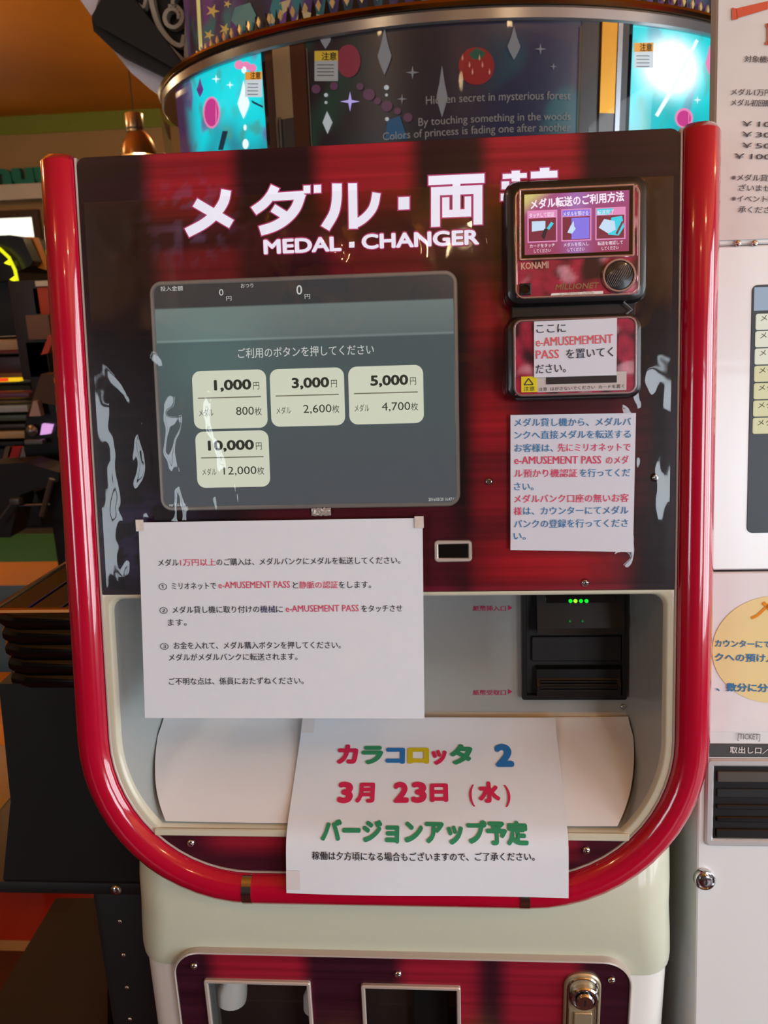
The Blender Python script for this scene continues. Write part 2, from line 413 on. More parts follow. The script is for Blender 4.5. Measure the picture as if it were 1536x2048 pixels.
# chrome clips across the frame and seams
for px in (499, 1048):
    uc = FP(px, 1815)[0]; bm = bmesh.new()
    L = []
    for (r, w) in prof[:11]:
        L.append((CV-r-.0002*(1 if w < 0 else 0), w+.0008))
    for s in (-1, 1): pass
    A = [bm.verts.new((uc-.0052, v, w)) for v, w in L]; B = [bm.verts.new((uc+.0052, v, w)) for v, w in L]
    C_ = [bm.verts.new((uc-.0052, v+.001, w-.002)) for v, w in L]; D_ = [bm.verts.new((uc+.0052, v+.001, w-.002)) for v, w in L]
    for k in range(len(L)-1):
        bm.faces.new((A[k], B[k], B[k+1], A[k+1])); bm.faces.new((C_[k], A[k], A[k+1], C_[k+1])); bm.faces.new((B[k], D_[k], D_[k+1], B[k+1]))
    finish(bm, 'frame_clip', CHROME, fr, MFACE, smooth=True)
# --- champagne trim that follows the frame's inner edge, and the top of the panel
bm = bmesh.new(); rows = []
for r, w in ((.1475, -.004), (.1475, .0008), (.1481, .0018), (.1492, .0020), (.1500, .0012), (.1500, -.004)):
    rows.append([bm.verts.new((u, v, w)) for u, v in upath(r, top=-.001)])
for A, B in zip(rows, rows[1:]):
    for k in range(len(A)-1): bm.faces.new((A[k], A[k+1], B[k+1], B[k]))
finish(bm, 'inner_trim', TRIM, mc, MFACE, smooth=True)
# --- fascia with the opening: built as an outer U outline bridged to the opening outline
OR_ = .1405; OTOP, OBOT = -.4475, -.7000
def opening(e=0.0, bot=OBOT, top=OTOP, n=12):
    """opening outline, shrunk by e; counter-clockwise from the top right"""
    r = OR_-e; rc = .012; P = []
    h = CV-(bot+e)
    for k in range(5):
        t = (pi/2)*k/4; P.append((CU+r-rc+rc*cos(t), top-e-rc+rc*sin(t)))
    for k in range(1, 8): P.append(((CU+r-rc)*(1-2*k/8), top-e))
    for k in range(5):
        t = pi/2+(pi/2)*k/4; P.append((-CU-r+rc+rc*cos(t), top-e-rc+rc*sin(t)))
    P.append((-CU-r, -.53))
    ta = math.asin(min(1, h/r))
    for k in range(n+1):
        t = pi + ta*k/n; P.append((-CU+r*cos(t), CV+r*sin(t)))
    xl = -CU-r*cos(ta)
    for k in range(1, 8): P.append((xl*(1-2*k/8), bot+e))
    for k in range(n+1):
        t = -ta + ta*k/n; P.append((CU+r*cos(t), CV+r*sin(t)))
    P.append((CU+r, -.53))
    return P
def outer_outline():
    """outline matched point by point with opening(): same count, spread on the U-shaped edge"""
    r = .1476; P = []
    for k in range(5): P.append((CU+r, -.4440-.0006*(4-k)))
    for k in range(1, 8): P.append(((CU+r)*(1-2*k/8), -.4440))
    for k in range(5): P.append((-CU-r, -.4440-.0006*k))
    P.append((-CU-r, -.53))
    for k in range(13):
        t = pi + math.asin(min(1, .108/r))*k/12; P.append((-CU+r*cos(t), CV+r*sin(t)))
    xl = P[-1][0]
    for k in range(1, 8): P.append((xl*(1-2*k/8), CV-.108))
    for k in range(13):
        ta = math.asin(min(1, .108/r)); t = -ta+ta*k/12; P.append((CU+r*cos(t), CV+r*sin(t)))
    P.append((CU+r, -.53))
    return P
bm = bmesh.new()
loft(bm, [[(u, v, -.004) for u, v in outer_outline()], [(u, v, .0005) for u, v in outer_outline()], [(u, v, .0012) for u, v in opening(-.002)], [(u, v, .0002) for u, v in opening(.0002)], [(u, v, -.006) for u, v in opening(.002)]], False, False)
finish(bm, 'opening_lip', CREAM2, mc, MFACE, smooth=True, ang=60)
# --- recess behind the opening
DEP = -.118
bm = bmesh.new()
def rec(e, w, bot): return [(u, v, w) for u, v in opening(e, bot)]
L = [rec(.002, -.006, OBOT), rec(.003, -.03, -.684), rec(.004, -.06, -.665), rec(.0055, -.095, -.643), rec(.008, -.110, -.632), rec(.012, DEP, -.626)]
loft(bm, L, False, True)
finish(bm, 'recess', SILVERP, mc, MFACE, smooth=True, ang=60)
# --- printed front panel
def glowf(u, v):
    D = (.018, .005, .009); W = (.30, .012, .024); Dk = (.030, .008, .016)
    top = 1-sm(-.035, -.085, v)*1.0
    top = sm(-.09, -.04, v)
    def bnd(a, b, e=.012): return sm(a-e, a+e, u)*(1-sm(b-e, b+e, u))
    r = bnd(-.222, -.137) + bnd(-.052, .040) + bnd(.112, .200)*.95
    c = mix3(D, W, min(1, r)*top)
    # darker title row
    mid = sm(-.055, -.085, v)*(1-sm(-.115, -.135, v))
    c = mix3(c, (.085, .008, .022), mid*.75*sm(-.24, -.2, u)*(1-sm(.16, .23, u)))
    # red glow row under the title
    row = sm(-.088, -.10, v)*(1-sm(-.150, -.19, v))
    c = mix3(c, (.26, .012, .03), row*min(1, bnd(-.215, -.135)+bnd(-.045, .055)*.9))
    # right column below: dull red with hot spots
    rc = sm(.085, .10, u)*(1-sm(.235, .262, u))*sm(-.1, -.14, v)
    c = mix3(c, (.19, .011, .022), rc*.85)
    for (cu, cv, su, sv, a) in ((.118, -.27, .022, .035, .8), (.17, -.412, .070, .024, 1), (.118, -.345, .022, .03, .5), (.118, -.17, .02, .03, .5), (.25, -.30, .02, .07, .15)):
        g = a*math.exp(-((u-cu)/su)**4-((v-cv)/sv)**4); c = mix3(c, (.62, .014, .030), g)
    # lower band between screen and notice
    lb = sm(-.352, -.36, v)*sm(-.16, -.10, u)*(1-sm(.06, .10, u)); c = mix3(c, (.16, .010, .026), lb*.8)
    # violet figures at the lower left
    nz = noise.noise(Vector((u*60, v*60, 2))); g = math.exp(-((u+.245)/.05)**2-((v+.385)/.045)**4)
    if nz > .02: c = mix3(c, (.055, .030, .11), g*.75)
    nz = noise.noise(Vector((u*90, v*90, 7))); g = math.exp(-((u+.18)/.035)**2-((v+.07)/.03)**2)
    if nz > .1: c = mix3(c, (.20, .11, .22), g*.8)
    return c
PANEL = attr_mat('printed_curtain_panel', rough=.3, coat=.15, lines=.30)
setp(PANEL.node_tree.nodes['Principled BSDF'], 'Specular IOR Level', .25)
bm = bmesh.new(); slab(bm, -PU, PB, PU, -.0005, -.010, .0012, r=.010, bev=.0004)
pn = finish(bm, 'front_panel', mat('dark_panel_edge', rgb(34, 16, 22), rough=.3), mc, MFACE, smooth=True)
def pmap(x, y):
    # clamp into the rounded corner at the top
    rc = .010
    cx = min(max(x, -PU+rc), PU-rc); cy = min(y, -rc-.0005)
    if y > cy and x != cx:
        d = math.hypot(x-cx, y-cy)
        if d > rc: x, y = cx+(x-cx)*rc/d, cy+(y-cy)*rc/d
    return (x, y, .0014)
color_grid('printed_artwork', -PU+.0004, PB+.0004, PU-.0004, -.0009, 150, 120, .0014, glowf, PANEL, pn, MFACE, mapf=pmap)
# --- lower front strip panel under the opening
def arc_seg(r, vtop, n=14):
    h = CV-vtop; P = []
    t0 = math.asin(h/r)
    for k in range(n+1):
        t = pi+t0+(pi/2-t0)*k/n; P.append((-CU+r*cos(t), CV+r*sin(t)))
    for k in range(n+1):
        t = 1.5*pi+(pi/2-t0)*k/n; P.append((CU+r*cos(t), CV+r*sin(t)))
    return P
bm = bmesh.new(); prism(bm, arc_seg(.1474, -.7085), -.006, .0008)
lp = finish(bm, 'lower_strip_panel', mat('dark_panel_edge', rgb(34, 16, 22)), mc, MFACE)
AS = arc_seg(.1472, -.7087)
def lowcol(u, v):
    c = (.045, .006, .014); g = math.exp(-((u+.145)/.05)**4)*sm(-.7350, -.7130, v) + .8*math.exp(-((u-.17)/.03)**4)*sm(-.74, -.715, v)
    return mix3(c, (.30, .012, .030), min(1, g)*.9)
def lmap(s, t):
    uu = s
    # bottom of the arc at this u
    d = abs(uu)-CU
    vb = CV-.1472 if d <= 0 else CV-math.sqrt(max(0, .1472**2-d*d))
    return (uu, -.7087+(vb+.7087)*t, .0011)
umax = CU+math.sqrt(.1472**2-.1087**2)
me_o = color_grid('printed_artwork', -umax, 0, umax, 1, 90, 12, 0, lambda x, t: lowcol(x, lmap(x, t)[1]), PANEL, lp, MFACE, mapf=lmap)
bm = bmesh.new(); h = math.asin(.1045/.1452)
slab(bm, -.252, -.7082, .252, -.7000, -.004, .0035, r=.002, bev=.0012)
finish(bm, 'tray_lip', CREAM2, mc, MFACE, smooth=True)
for p in ((382, 1685), (1172, 1700)):
    u, v = FP(*p, .001); screw(mc, MFACE @ Matrix.Translation((u, v, .0011)))
for p in ((978, 963), (1310, 955), (1170, 1165)):
    u, v = FP(*p, .002); screw(mc, MFACE @ Matrix.Translation((u, v, .0015)) @ Matrix.Rotation(.6, 4, 'Z'))
u, v = FP(1253, 1413, -.118); screw(mc, MFACE @ Matrix.Translation((u-.004, v, -.1178)) @ Matrix.Scale(.8, 4))
# --- the housing behind (sides and top of the upper part)
bm = bmesh.new()
ring0 = [(u, v, -.02) for u, v in upath(.1835, top=-.006)]; ring1 = [(u, v, -.26) for u, v in upath(.172, top=-.006)]
ring2 = [(u, v, -.42) for u, v in upath(.150, top=-.010)]
loft(bm, [ring0, ring1, ring2], False, True)
finish(bm, 'upper_housing', CREAM, mc, MFACE, smooth=True)
bm = bmesh.new(); slab(bm, -.300, -.0040, .300, -.0005, -.36, -.0075, r=.001)
box(bm, -.325, -.006, -.30, .325, .004, -.05)
finish(bm, 'top_cover', BLACKM, mc, MFACE)

# --- title lettering (backlit white strokes with a pink edge)
TW = glow('backlit_white', 236, 232, 246, .95); TP = glow('backlit_pink_edge', 176, 56, 104, .8)
cA = crop(340, 320, .2604); cB = crop(700, 320, .2865)
def band(pts, wd, ends=0, n=6):
    """curved stroke: Catmull-Rom centre line to a ribbon"""
    P = [Vector(p) for p in pts]; Q = []
    if len(P) == 2: Q = P
    else:
        ext = [P[0]*2-P[1]] + P + [P[-1]*2-P[-2]]
        for i in range(1, len(ext)-2):
            for k in range(n):
                t = k/n; a, b, c, d = ext[i-1:i+3]
                Q.append(.5*((2*b)+(c-a)*t+(2*a-5*b+4*c-d)*t*t+(3*b-a-3*c+d)*t**3))
        Q.append(P[-1])
    d0 = (Q[1]-Q[0]).normalized(); d1 = (Q[-1]-Q[-2]).normalized(); Q[0] = Q[0]-d0*ends; Q[-1] = Q[-1]+d1*ends
    Lf, Rt = [], []
    for i, p in enumerate(Q):
        d = (Q[min(i+1, len(Q)-1)]-Q[max(i-1, 0)]).normalized(); q = Vector((-d.y, d.x))*wd/2
        Lf.append(p+q); Rt.append(p-q)
    return [(Lf[i], Lf[i+1], Rt[i+1], Rt[i]) for i in range(len(Q)-1)]
def letter(cr, strokes, quads, label=None):
    for grow, w, m in ((9, .0024, TP), (0, .0030, TW)):
        P = Print(lambda x, y, w=w: (x, y, w))
        for pts, wd in strokes:
            for q in band(pts, wd+2*grow, grow): P.poly([FP(*cr(*p), w) for p in q])
        for q in quads:
            cx = sum(p[0] for p in q)/4; cy = sum(p[1] for p in q)/4
            g = [(p[0]+(grow if p[0] > cx else -grow), p[1]+(grow if p[1] > cy else -grow)) for p in q]
            P.poly([FP(*cr(*p), w) for p in g])
        if grow: edge = P
        else:
            o = P.build('letter', TW, mc, MFACE); edge.build('letter_edge', TP, o, MFACE)
R4 = lambda a, b, c, d, s=-.045: [(a, b), (c, b+(c-a)*s), (c, d+(c-a)*s), (a, d)]
letter(cA, [([(432, 230), (412, 320), (352, 410), (262, 488), (130, 560)], 76), ([(192, 326), (472, 492)], 72)], [])
letter(cA, [([(808, 203), (775, 270), (718, 337), (642, 392)], 72), ([(790, 284), (1030, 268)], 62), ([(1008, 255), (965, 370), (890, 455), (800, 510), (692, 545)], 76), ([(790, 368), (890, 430)], 66)],
       [R4(1025, 197, 1078, 258), R4(1105, 192, 1160, 254)])
letter(cA, [([(1282, 180), (1280, 300), (1258, 410), (1192, 525)], 74), ([(1402, 178), (1408, 528)], 68), ([(1395, 497), (1440, 482), (1500, 440), (1548, 385), (1572, 330), (1586, 252)], 64)], [])
letter(cB, [], [R4(338, 260, 415, 347)])
letter(cB, [], [R4(548, 112, 938, 176), R4(716, 130, 770, 350), R4(566, 190, 628, 468), R4(566, 190, 924, 250), R4(862, 176, 924, 452), R4(644, 262, 694, 402), R4(800, 255, 846, 396), R4(644, 350, 846, 402)])
letter(cB, [], [R4(1066, 98, 1234, 132), R4(1128, 76, 1186, 150), R4(1058, 150, 1112, 205), R4(1052, 235, 1092, 285), R4(1262, 82, 1448, 130), R4(1326, 56, 1392, 110)])
for t, cr, xa, ya, xb, yb, h in (('MEDAL', cA, 720, 720, 1318, 693, 104), ('CHANGER', cB, 82, 618, 903, 584, 96)):
    P = Print(lambda x, y: (x, y, .0030)); pxtext(P, t, cr, xa, ya, xb, yb, h/.70, .003, off=.036, res=4); o = P.build('lettering', TW, mc, MFACE)
    P = Print(lambda x, y: (x, y, .0024)); pxtext(P, t, cr, xa-4, ya+2, xb+4, yb+2, (h+8)/.70, .003, off=.066, res=4); P.build('letter_edge', TP, o, MFACE)
P = Print(lambda x, y: (x, y, .0030)); P.poly([FP(*p, .003) for p in ((698, 484), (709, 483.5), (709, 495), (698, 495.5))]); P.build('lettering', TW, mc, MFACE)

# --- touch screen
sx0, sy0, sx1, sy1 = -.2262, -.3560, .0825, -.1240
bm = bmesh.new(); frame_ring(bm, sx0, sy0, sx1, sy1, .0042, -.002, .0034, r=.0125, n=7, bev=.0010)
ts = finish(bm, 'touch_screen', mat('pewter_bezel', rgb(176, 168, 164), rough=.3, metal=.25), mc, MFACE, smooth=True)
def scr(u, v):
    x = (u-sx0)/(sx1-sx0); y = (sy1-v)/(sy1-sy0)
    if y < .115: c = (.028, .030, .032)
    elif y < .255: c = mix3((.105, .135, .13), (.085, .105, .105), (y-.115)/.14)
    elif y < .262: c = (.13, .16, .155)
    else: c = mix3((.052, .070, .072), (.055, .060, .068), sm(.3, 1, y))
    if y > .115: c = mix3(c, (c[0]*1.25, c[1]*1.5, c[2]*1.4), math.exp(-((x-.2)/.2)**2-((y-.35)/.22)**2))  # teal reflection painted into the display colour
    return c
SCR = attr_mat('lcd_screen', rough=.12, emission=1.35, base=0)
color_grid('display', sx0+.004, sy0+.004, sx1-.004, sy1-.004, 60, 120, .0015, scr, SCR, ts, MFACE)
BTN = glow('lit_button', 216, 220, 198, .86); BT = ink('button_grey', 70, 72, 66); BL = ink('button_line', 150, 150, 138)
quads = (((384, 742), (532, 739), (535, 856), (388, 858)), ((539, 738), (688, 735), (690, 851), (543, 853)),
         ((695, 733), (846, 730), (848, 846), (700, 849)), ((390, 864), (537, 860), (540, 973), (395, 976)))
vals = (('1,000', '800'), ('3,000', '2,600'), ('5,000', '4,700'), ('10,000', '12,000'))
for q, (a, b) in zip(quads, vals):
    x0, y0, x1, y1 = quad_px(*q, w=.002); W = x1-x0; H = y1-y0
    bm = bmesh.new(); slab(bm, x0, y0, x1, y1, .0016, .0020, r=.0085, bev=.0001, n=6)
    bo = finish(bm, 'price_button', BTN, ts, MFACE)
    P = Print(lambda x, y: (x, y, .0023)); X = lambda t: x0+W*t; Y = lambda t: y1-H*t
    wn = .125*len(a)-.12
    P.text(a, (X(.80-wn), Y(.33)), (X(.80), Y(.33)), H*.165/.70, .035, 3); P.text('円', (X(.825), Y(.33)), (X(.905), Y(.33)), H*.15, 0)
    P.text('メダル', (X(.075), Y(.77)), (X(.27), Y(.77)), H*.14); wn = .07*len(b)+.03
    P.text(b, (X(.82-wn), Y(.77)), (X(.82), Y(.77)), H*.14/.70, 0, 3); P.text('枚', (X(.83), Y(.77)), (X(.925), Y(.77)), H*.15)
    P.build('button_lettering', BT, ts, MFACE)
    P = Print(lambda x, y: (x, y, .0023)); P.poly([(X(.07), Y(.455)), (X(.925), Y(.455)), (X(.925), Y(.475)), (X(.07), Y(.475))]); P.build('divider_line', BL, ts, MFACE)
SW = glow('lit_text', 214, 216, 212, .8)
P = Print(lambda x, y: (x, y, .0020)); c1 = crop(280, 520, .2637); ID = crop(0, 0, 1)
_b = lambda: (P.build('screen_lettering', SW, ts, MFACE), P.V.clear(), P.F.clear())
pxtext(P, '投入金額', c1, 155, 234, 326, 229, 40, .002); _b(); pxtext(P, 'おつり', c1, 765, 210, 860, 207, 38, .002); _b()
pxtext(P, '0', c1, 1187, 262, 1230, 261, 72/.7, .002, .01, res=3); pxtext(P, '円', c1, 1250, 292, 1290, 290, 42, .002); _b()
pxtext(P, '0', c1, 600, 270, 634, 269, 50/.7, .002, 0); pxtext(P, '円', c1, 655, 306, 694, 305, 40, .002); _b()
pxtext(P, 'ご利用のボタンを押してください', ID, 476, 715, 748, 707, 22, .002, .006); _b()
pxtext(P, '2016/03/20 16:47:10', ID, 857, 1002, 912, 1001, 9, .002); _b(); pxtext(P, 'ver 3.6.0.1', ID, 338, 1013, 367, 1012, 9, .002)
P.build('screen_lettering', SW, ts, MFACE)
# small sensor window below the screen
x0, y0, x1, y1 = quad_px((868, 1081), (944, 1079), (945, 1122), (869, 1125), w=.003)
bm = bmesh.new(); frame_ring(bm, x0, y0, x1, y1, .0042, .0012, .0050, r=.004, n=5, bev=.001)
sw_ = finish(bm, 'sensor_window', TRIM, mc, MFACE, smooth=True)
bm = bmesh.new(); slab(bm, x0+.003, y0+.003, x1-.003, y1-.003, .0012, .0024, r=.002); finish(bm, 'dark_pane', BLACKG, sw_, MFACE)

# --- bill unit in the recess
bx0, by0, bx1, by1 = quad_px((1042, 1190), (1256, 1190), (1251, 1400), (1043, 1396), w=-.112)
by1 = -.462
bm = bmesh.new(); frame_ring(bm, bx0, by0, bx1, by1, .006, DEP, -.108, r=.003)
bu = finish(bm, 'bill_unit', BLACK, mc, MFACE, smooth=True)
bm = bmesh.new(); slab(bm, bx0+.004, by0+.004, bx1-.004, by1-.003, DEP+.0005, -.1155, r=.002); finish(bm, 'back_plate', BLACKM, bu, MFACE)
W = bx1-bx0; H = by1-by0; U = lambda t: bx0+W*t; V_ = lambda t: by1-H*t
bm = bmesh.new()   # bill inlet: a jutting wedge with side cheeks
loft(bm, [[(U(.14), V_(.03), -.114), (U(.14), V_(.30), -.114), (U(.14), V_(.40), -.100), (U(.14), V_(.34), -.096), (U(.14), V_(.03), -.104)],
          [(U(.95), V_(.03), -.114), (U(.95), V_(.30), -.114), (U(.95), V_(.40), -.100), (U(.95), V_(.34), -.096), (U(.95), V_(.03), -.104)]])
finish(bm, 'bill_inlet', BLACK, bu, MFACE)
bm = bmesh.new(); slab(bm, U(.22), V_(.27), U(.88), V_(.06), -.104, -.1015, r=.003); finish(bm, 'inlet_face', BLACKG, bu, MFACE)
bm = bmesh.new(); slab(bm, U(.10), V_(.66), U(.95), V_(.44), -.1155, -.1115, r=.002); finish(bm, 'middle_cover', BLACKM, bu, MFACE)
bm = bmesh.new()
loft(bm, [[(U(.14), V_(.70), -.115), (U(.14), V_(.98), -.115), (U(.14), V_(.96), -.104), (U(.14), V_(.86), -.101), (U(.14), V_(.80), -.106), (U(.14), V_(.72), -.106)],
          [(U(.93), V_(.70), -.115), (U(.93), V_(.98), -.115), (U(.93), V_(.96), -.104), (U(.93), V_(.86), -.101), (U(.93), V_(.80), -.106), (U(.93), V_(.72), -.106)]])
finish(bm, 'bill_outlet', BLACK, bu, MFACE)
bm = bmesh.new()
for k in range(4): slab(bm, U(.17), V_(.90-.026*k), U(.90), V_(.89-.026*k), -.106, -.1000, r=.0004, bev=.0002)
finish(bm, 'outlet_rib', BLACKM, bu, MFACE)
for k, x in enumerate((1141, 1151, 1162, 1173)):
    u, v = FP(x, 1202, -.101); bm = bmesh.new(); lathe(bm, [(.0022, -.1016), (.0022, -.1006), (.0012, -.1000)], 10, c=(u, v, 0))
    finish(bm, 'indicator_light', glow('green_led_b', 150, 255, 40, 1.8) if k == 1 else glow('green_led', 0, 235, 40, 1.4), bu, MFACE)
for k, x in enumerate((1139, 1164)):
    u, v = FP(x, 1241, -.1); bm = bmesh.new(); lathe(bm, [(.0012, -.1020), (.0012, -.0955), (.0006, -.0950)], 8, c=(u, v, 0))
    finish(bm, 'indicator_light', glow('dim_green_led', 30, 120, 50, .7), bu, MFACE)
P = Print(lambda x, y: (x, y, DEP+.0006)); RK = ink('magenta_ink', 176, 44, 86)
fpd = lambda px, py: FP(px, py, DEP)
for s_, ya, y in (('紙幣挿入口', 1221, 1215.5), ('紙幣受取口', 1389, 1383)):
    P = Print(lambda x, y: (x, y, DEP+.0006)); P.text(s_, fpd(946, ya), fpd(1012, ya), .0068, .015); P.poly([fpd(1016, y-5), fpd(1025, y), fpd(1016, y+5)]); P.build('slot_lettering', RK, mc, MFACE)

# --- lower body (vertical)
YB = -.10
BXO = .0075
def bodyloop(hw, yf, z, rc, n=8, depth=.5, inset=0):
    hw += .003; rc *= .75; P = []
    for k in range(n+1):
        t = pi + (pi/2)*k/n; P.append((-hw+rc+rc*cos(t), yf+rc+rc*sin(t), z))
    if inset: P += [(-.250, yf, z), (-.250, yf+inset, z), (.250, yf+inset, z), (.250, yf, z)]
    else:
        for k in range(1, 10): P.append(((-hw+rc)*(1-2*k/10), yf, z))
    for k in range(n+1):
        t = 1.5*pi + (pi/2)*k/n; P.append((hw-rc+rc*cos(t), yf+rc+rc*sin(t), z))
    P += [(hw, yf+depth, z), (-hw, yf+depth, z)]
    return [(x+BXO, y, z_) for x, y, z_ in P]
zseam = .738
bm = bmesh.new()
loft(bm, [bodyloop(.302, YB-.001, .02, .045, inset=.08), bodyloop(.302, YB-.001, .2, .045, inset=.08), bodyloop(.302, YB-.001, zseam-.0015, .045, inset=.08)])
finish(bm, 'lower_body', PALE, mc, MID, smooth=True)
# shoulder collar between frame and lower body
bm = bmesh.new()
L = [bodyloop(.3045, YB-.006, zseam, .050), bodyloop(.3045, YB-.008, zseam+.012, .050), bodyloop(.303, YB-.010, zseam+.04, .055), bodyloop(.301, YB-.011, zseam+.07, .060),
     bodyloop(.3015, YB-.006, zseam+.10, .06), bodyloop(.304, YB+.012, zseam+.135, .06), bodyloop(.308, YB+.030, zseam+.165, .06), bodyloop(.309, YB+.09, zseam+.19, .06)]
loft(bm, L)
col = finish(bm, 'shoulder_collar', CREAM, mc, MID, smooth=True, ang=60)
# raised shelf of the collar that arches down around the printed service panel
wx0, wx1 = WP(365, 1960, YB).x, WP(1252, 1960, YB).x
zt = WP(700, 1908, YB-.012).z
MB = Matrix(((1, 0, 0, 0), (0, 0, -1, YB-.012), (0, 1, 0, 0), (0, 0, 0, 1)))   # local x = X, y = Z, z = towards viewer
def spcol(x, z):
    D = (.035, .007, .016)
    def bnd(a, b, e=.012): return sm(a-e, a+e, x)*(1-sm(b-e, b+e, x))
    r = min(1, bnd(-.205, -.10)+bnd(.01, .095)*.9+bnd(.125, .205)*.9)
    c = mix3(D, (.30, .012, .03), r*sm(.2, .6, (z-zt+.14)/.10)*.85+.12*r)
    c = mix3(c, (.16, .10, .02), .6*math.exp(-((x+.055)/.035)**2-((z-zt+.13)/.03)**2)+.7*math.exp(-((x-.10)/.02)**2-((z-zt+.13)/.04)**2))
    return c
def spmap(x, z):
    rc = .029; cx = min(max(x, wx0+rc+.001), wx1-rc-.001); cz = min(z, zt-rc-.001)
    if z > cz and x != cx:
        d = math.hypot(x-cx, z-cz)
        if d > rc: x, z = cx+(x-cx)*rc/d, cz+(z-cz)*rc/d
    return (x, z, .0043)
YP = YB-.017
def wpl(px, py): q = WP(px, py, YP); return (q.x, q.z)
def wrect(a, b): return (wpl(*a)[0]+.002, .56, wpl(*b)[0]-.002, (wpl(*a)[1]+wpl(*b)[1])/2-.002)
HOLES = [wrect((408, 1955), (621, 1963)), wrect((722, 1966), (921, 1972))]
xs_ = sorted([wx0+.001+(wx1-wx0-.002)*i/80 for i in range(81)] + [h[k] for h in HOLES for k in (0, 2)])
zs_ = sorted([.102+(zt-.103)*i/80 for i in range(81)] + [h[k] for h in HOLES for k in (1, 3)])
me = bpy.data.meshes.new('service_panel'); nx_ = len(xs_)
me.from_pydata([spmap(x, z) for z in zs_ for x in xs_], [], [(j*nx_+i, j*nx_+i+1, (j+1)*nx_+i+1, (j+1)*nx_+i) for j in range(len(zs_)-1) for i in range(nx_-1)
    if not any(h[0]-1e-6 <= xs_[i] < h[2]-1e-6 and h[1]-1e-6 <= zs_[j] < h[3]-1e-6 for h in HOLES)])
ca = me.color_attributes.new('art', 'FLOAT_COLOR', 'POINT')
for k, (x, z) in enumerate([(x, z) for z in zs_ for x in xs_]): ca.data[k].color = (*spcol(x, z), 1)
me.materials.append(PANEL); sp_ = link('service_panel', me, mc, MB); md = sp_.modifiers.new('thickness', 'SOLIDIFY'); md.thickness = .003; md.offset = -1
# pale trim around the service panel
bm = bmesh.new()
def L_(e, w): return [(x, y, w) for x, y in rrect(wx0-e, .10-e, wx1+e, zt+e, .030+e, 8)]
loft(bm, [L_(0, 0), L_(0, .0052), L_(.001, .0062), L_(.0025, .0055), L_(.003, -.012)], False, False)
finish(bm, 'panel_trim', TRIM, mc, MB, smooth=True)
YP = YB-.017
def wpl(px, py): q = WP(px, py, YP); return (q.x, q.z)
for p in ((388, 1932), (796, 1948), (1223, 1960)):
    x, z = wpl(*p); screw(mc, MB @ Matrix.Translation((x, z, .0043)) @ Matrix.Rotation(.3, 4, 'Z'))
# two framed windows in the service panel
def panel_window(a, b, c, d, zlow):
    xa = wpl(*a)[0]; xb = wpl(*b)[0]; z = (wpl(*a)[1]+wpl(*b)[1])/2
    bm = bmesh.new(); frame_ring(bm, xa, zlow, xb, z, .0045, .0043, .0085, r=.003, n=4, bev=.001)
    f = finish(bm, 'window_frame', TRIM, mc, MB, smooth=True)
    bm = bmesh.new()
    slab(bm, xa-.008, zlow-.01, xb+.008, z+.008, -.062, -.058, r=.002, bev=.0001)
    finish(bm, 'dark_recess', mat('brownish_black_steel', rgb(58, 48, 44), rough=.3, coat=.3), f, MB)
    pm = bpy.data.meshes.new('pane'); pm.from_pydata([(xa+.002, zlow, .005), (xb-.002, zlow, .005), (xb-.002, z-.002, .005), (xa+.002, z-.002, .005)], [], [(0, 1, 2, 3)]); pm.materials.append(COVER); link('pane', pm, f, MB)
    return f, xa, xb, z
f1, xa, xb, z = panel_window((408, 1955), (621, 1963), 0, 0, .56)
# white cup-like handles behind the first window
for cx, cz, s in ((xa+.021, z-.030, 1.0), (xb-.002, z-.040, .8)):
    bm = bmesh.new()
    pts = [(cx+.020*s, z+.012, -.045), (cx+.014*s, z-.006, -.034), (cx+.006, cz+.004, -.026), (cx+.001, cz-.012, -.022), (cx, cz-.026, -.020), (cx-.001, cz-.032, -.020)]
    tube(bm, pts, [.0125*s, .0125*s, .0145*s, .0185*s, .0175*s, .008*s], 20)
    finish(bm, 'white_spout', PALE, f1, MB, smooth=True)
f2, xa, xb, z = panel_window((722, 1966), (921, 1972), 0, 0, .56)
bm = bmesh.new(); slab(bm, xa+.004, z-.016, xb-.004, z-.008, -.05, -.03, r=.001); finish(bm, 'brass_bar', BRONZE, f2, MB)
bm = bmesh.new(); slab(bm, (xa+xb)/2, .57, xb-.014, z-.028, -.057, -.04, r=.001); finish(bm, 'inner_door', BLACKM, f2, MB)
# lock plate with round lock
x0, z1_ = wpl(1129, 1925); x1, _ = wpl(1204, 1925); zc = wpl(1166, 1986)
bm = bmesh.new(); slab(bm, x0, .45, x1, zt-.012, .0043, .0085, r=.018, bev=.0015, n=8)
lk = finish(bm, 'lock_plate', BRONZE, mc, MB, smooth=True)
bm = bmesh.new(); frame_ring(bm, x0+.003, .453, x1-.003, zt-.015, .003, .0080, .0105, r=.016, n=8, bev=.001); finish(bm, 'plate_rim', CHROME, lk, MB, smooth=True)
bm = bmesh.new(); lathe(bm, [(.0155, .008), (.0155, .013), (.0140, .0145), (.0125, .0145), (.0120, .012), (.0105, .012), (.0100, .017), (.0085, .0185), (.003, .0185)], 28, c=(zc[0], zc[1], 0))
finish(bm, 'lock_cylinder', CHROME, lk, MB, smooth=True)
bm = bmesh.new(); box(bm, zc[0]-.001, zc[1]-.004, .0184, zc[0]+.001, zc[1]+.004, .0190); finish(bm, 'keyhole', BLACKM, lk, MB)
bm = bmesh.new(); slab(bm, zc[0]-.010, .46, zc[0]+.010, zc[1]-.022, .0085, .0110, r=.002); finish(bm, 'plate_tongue', BRONZE, lk, MB, smooth=True)

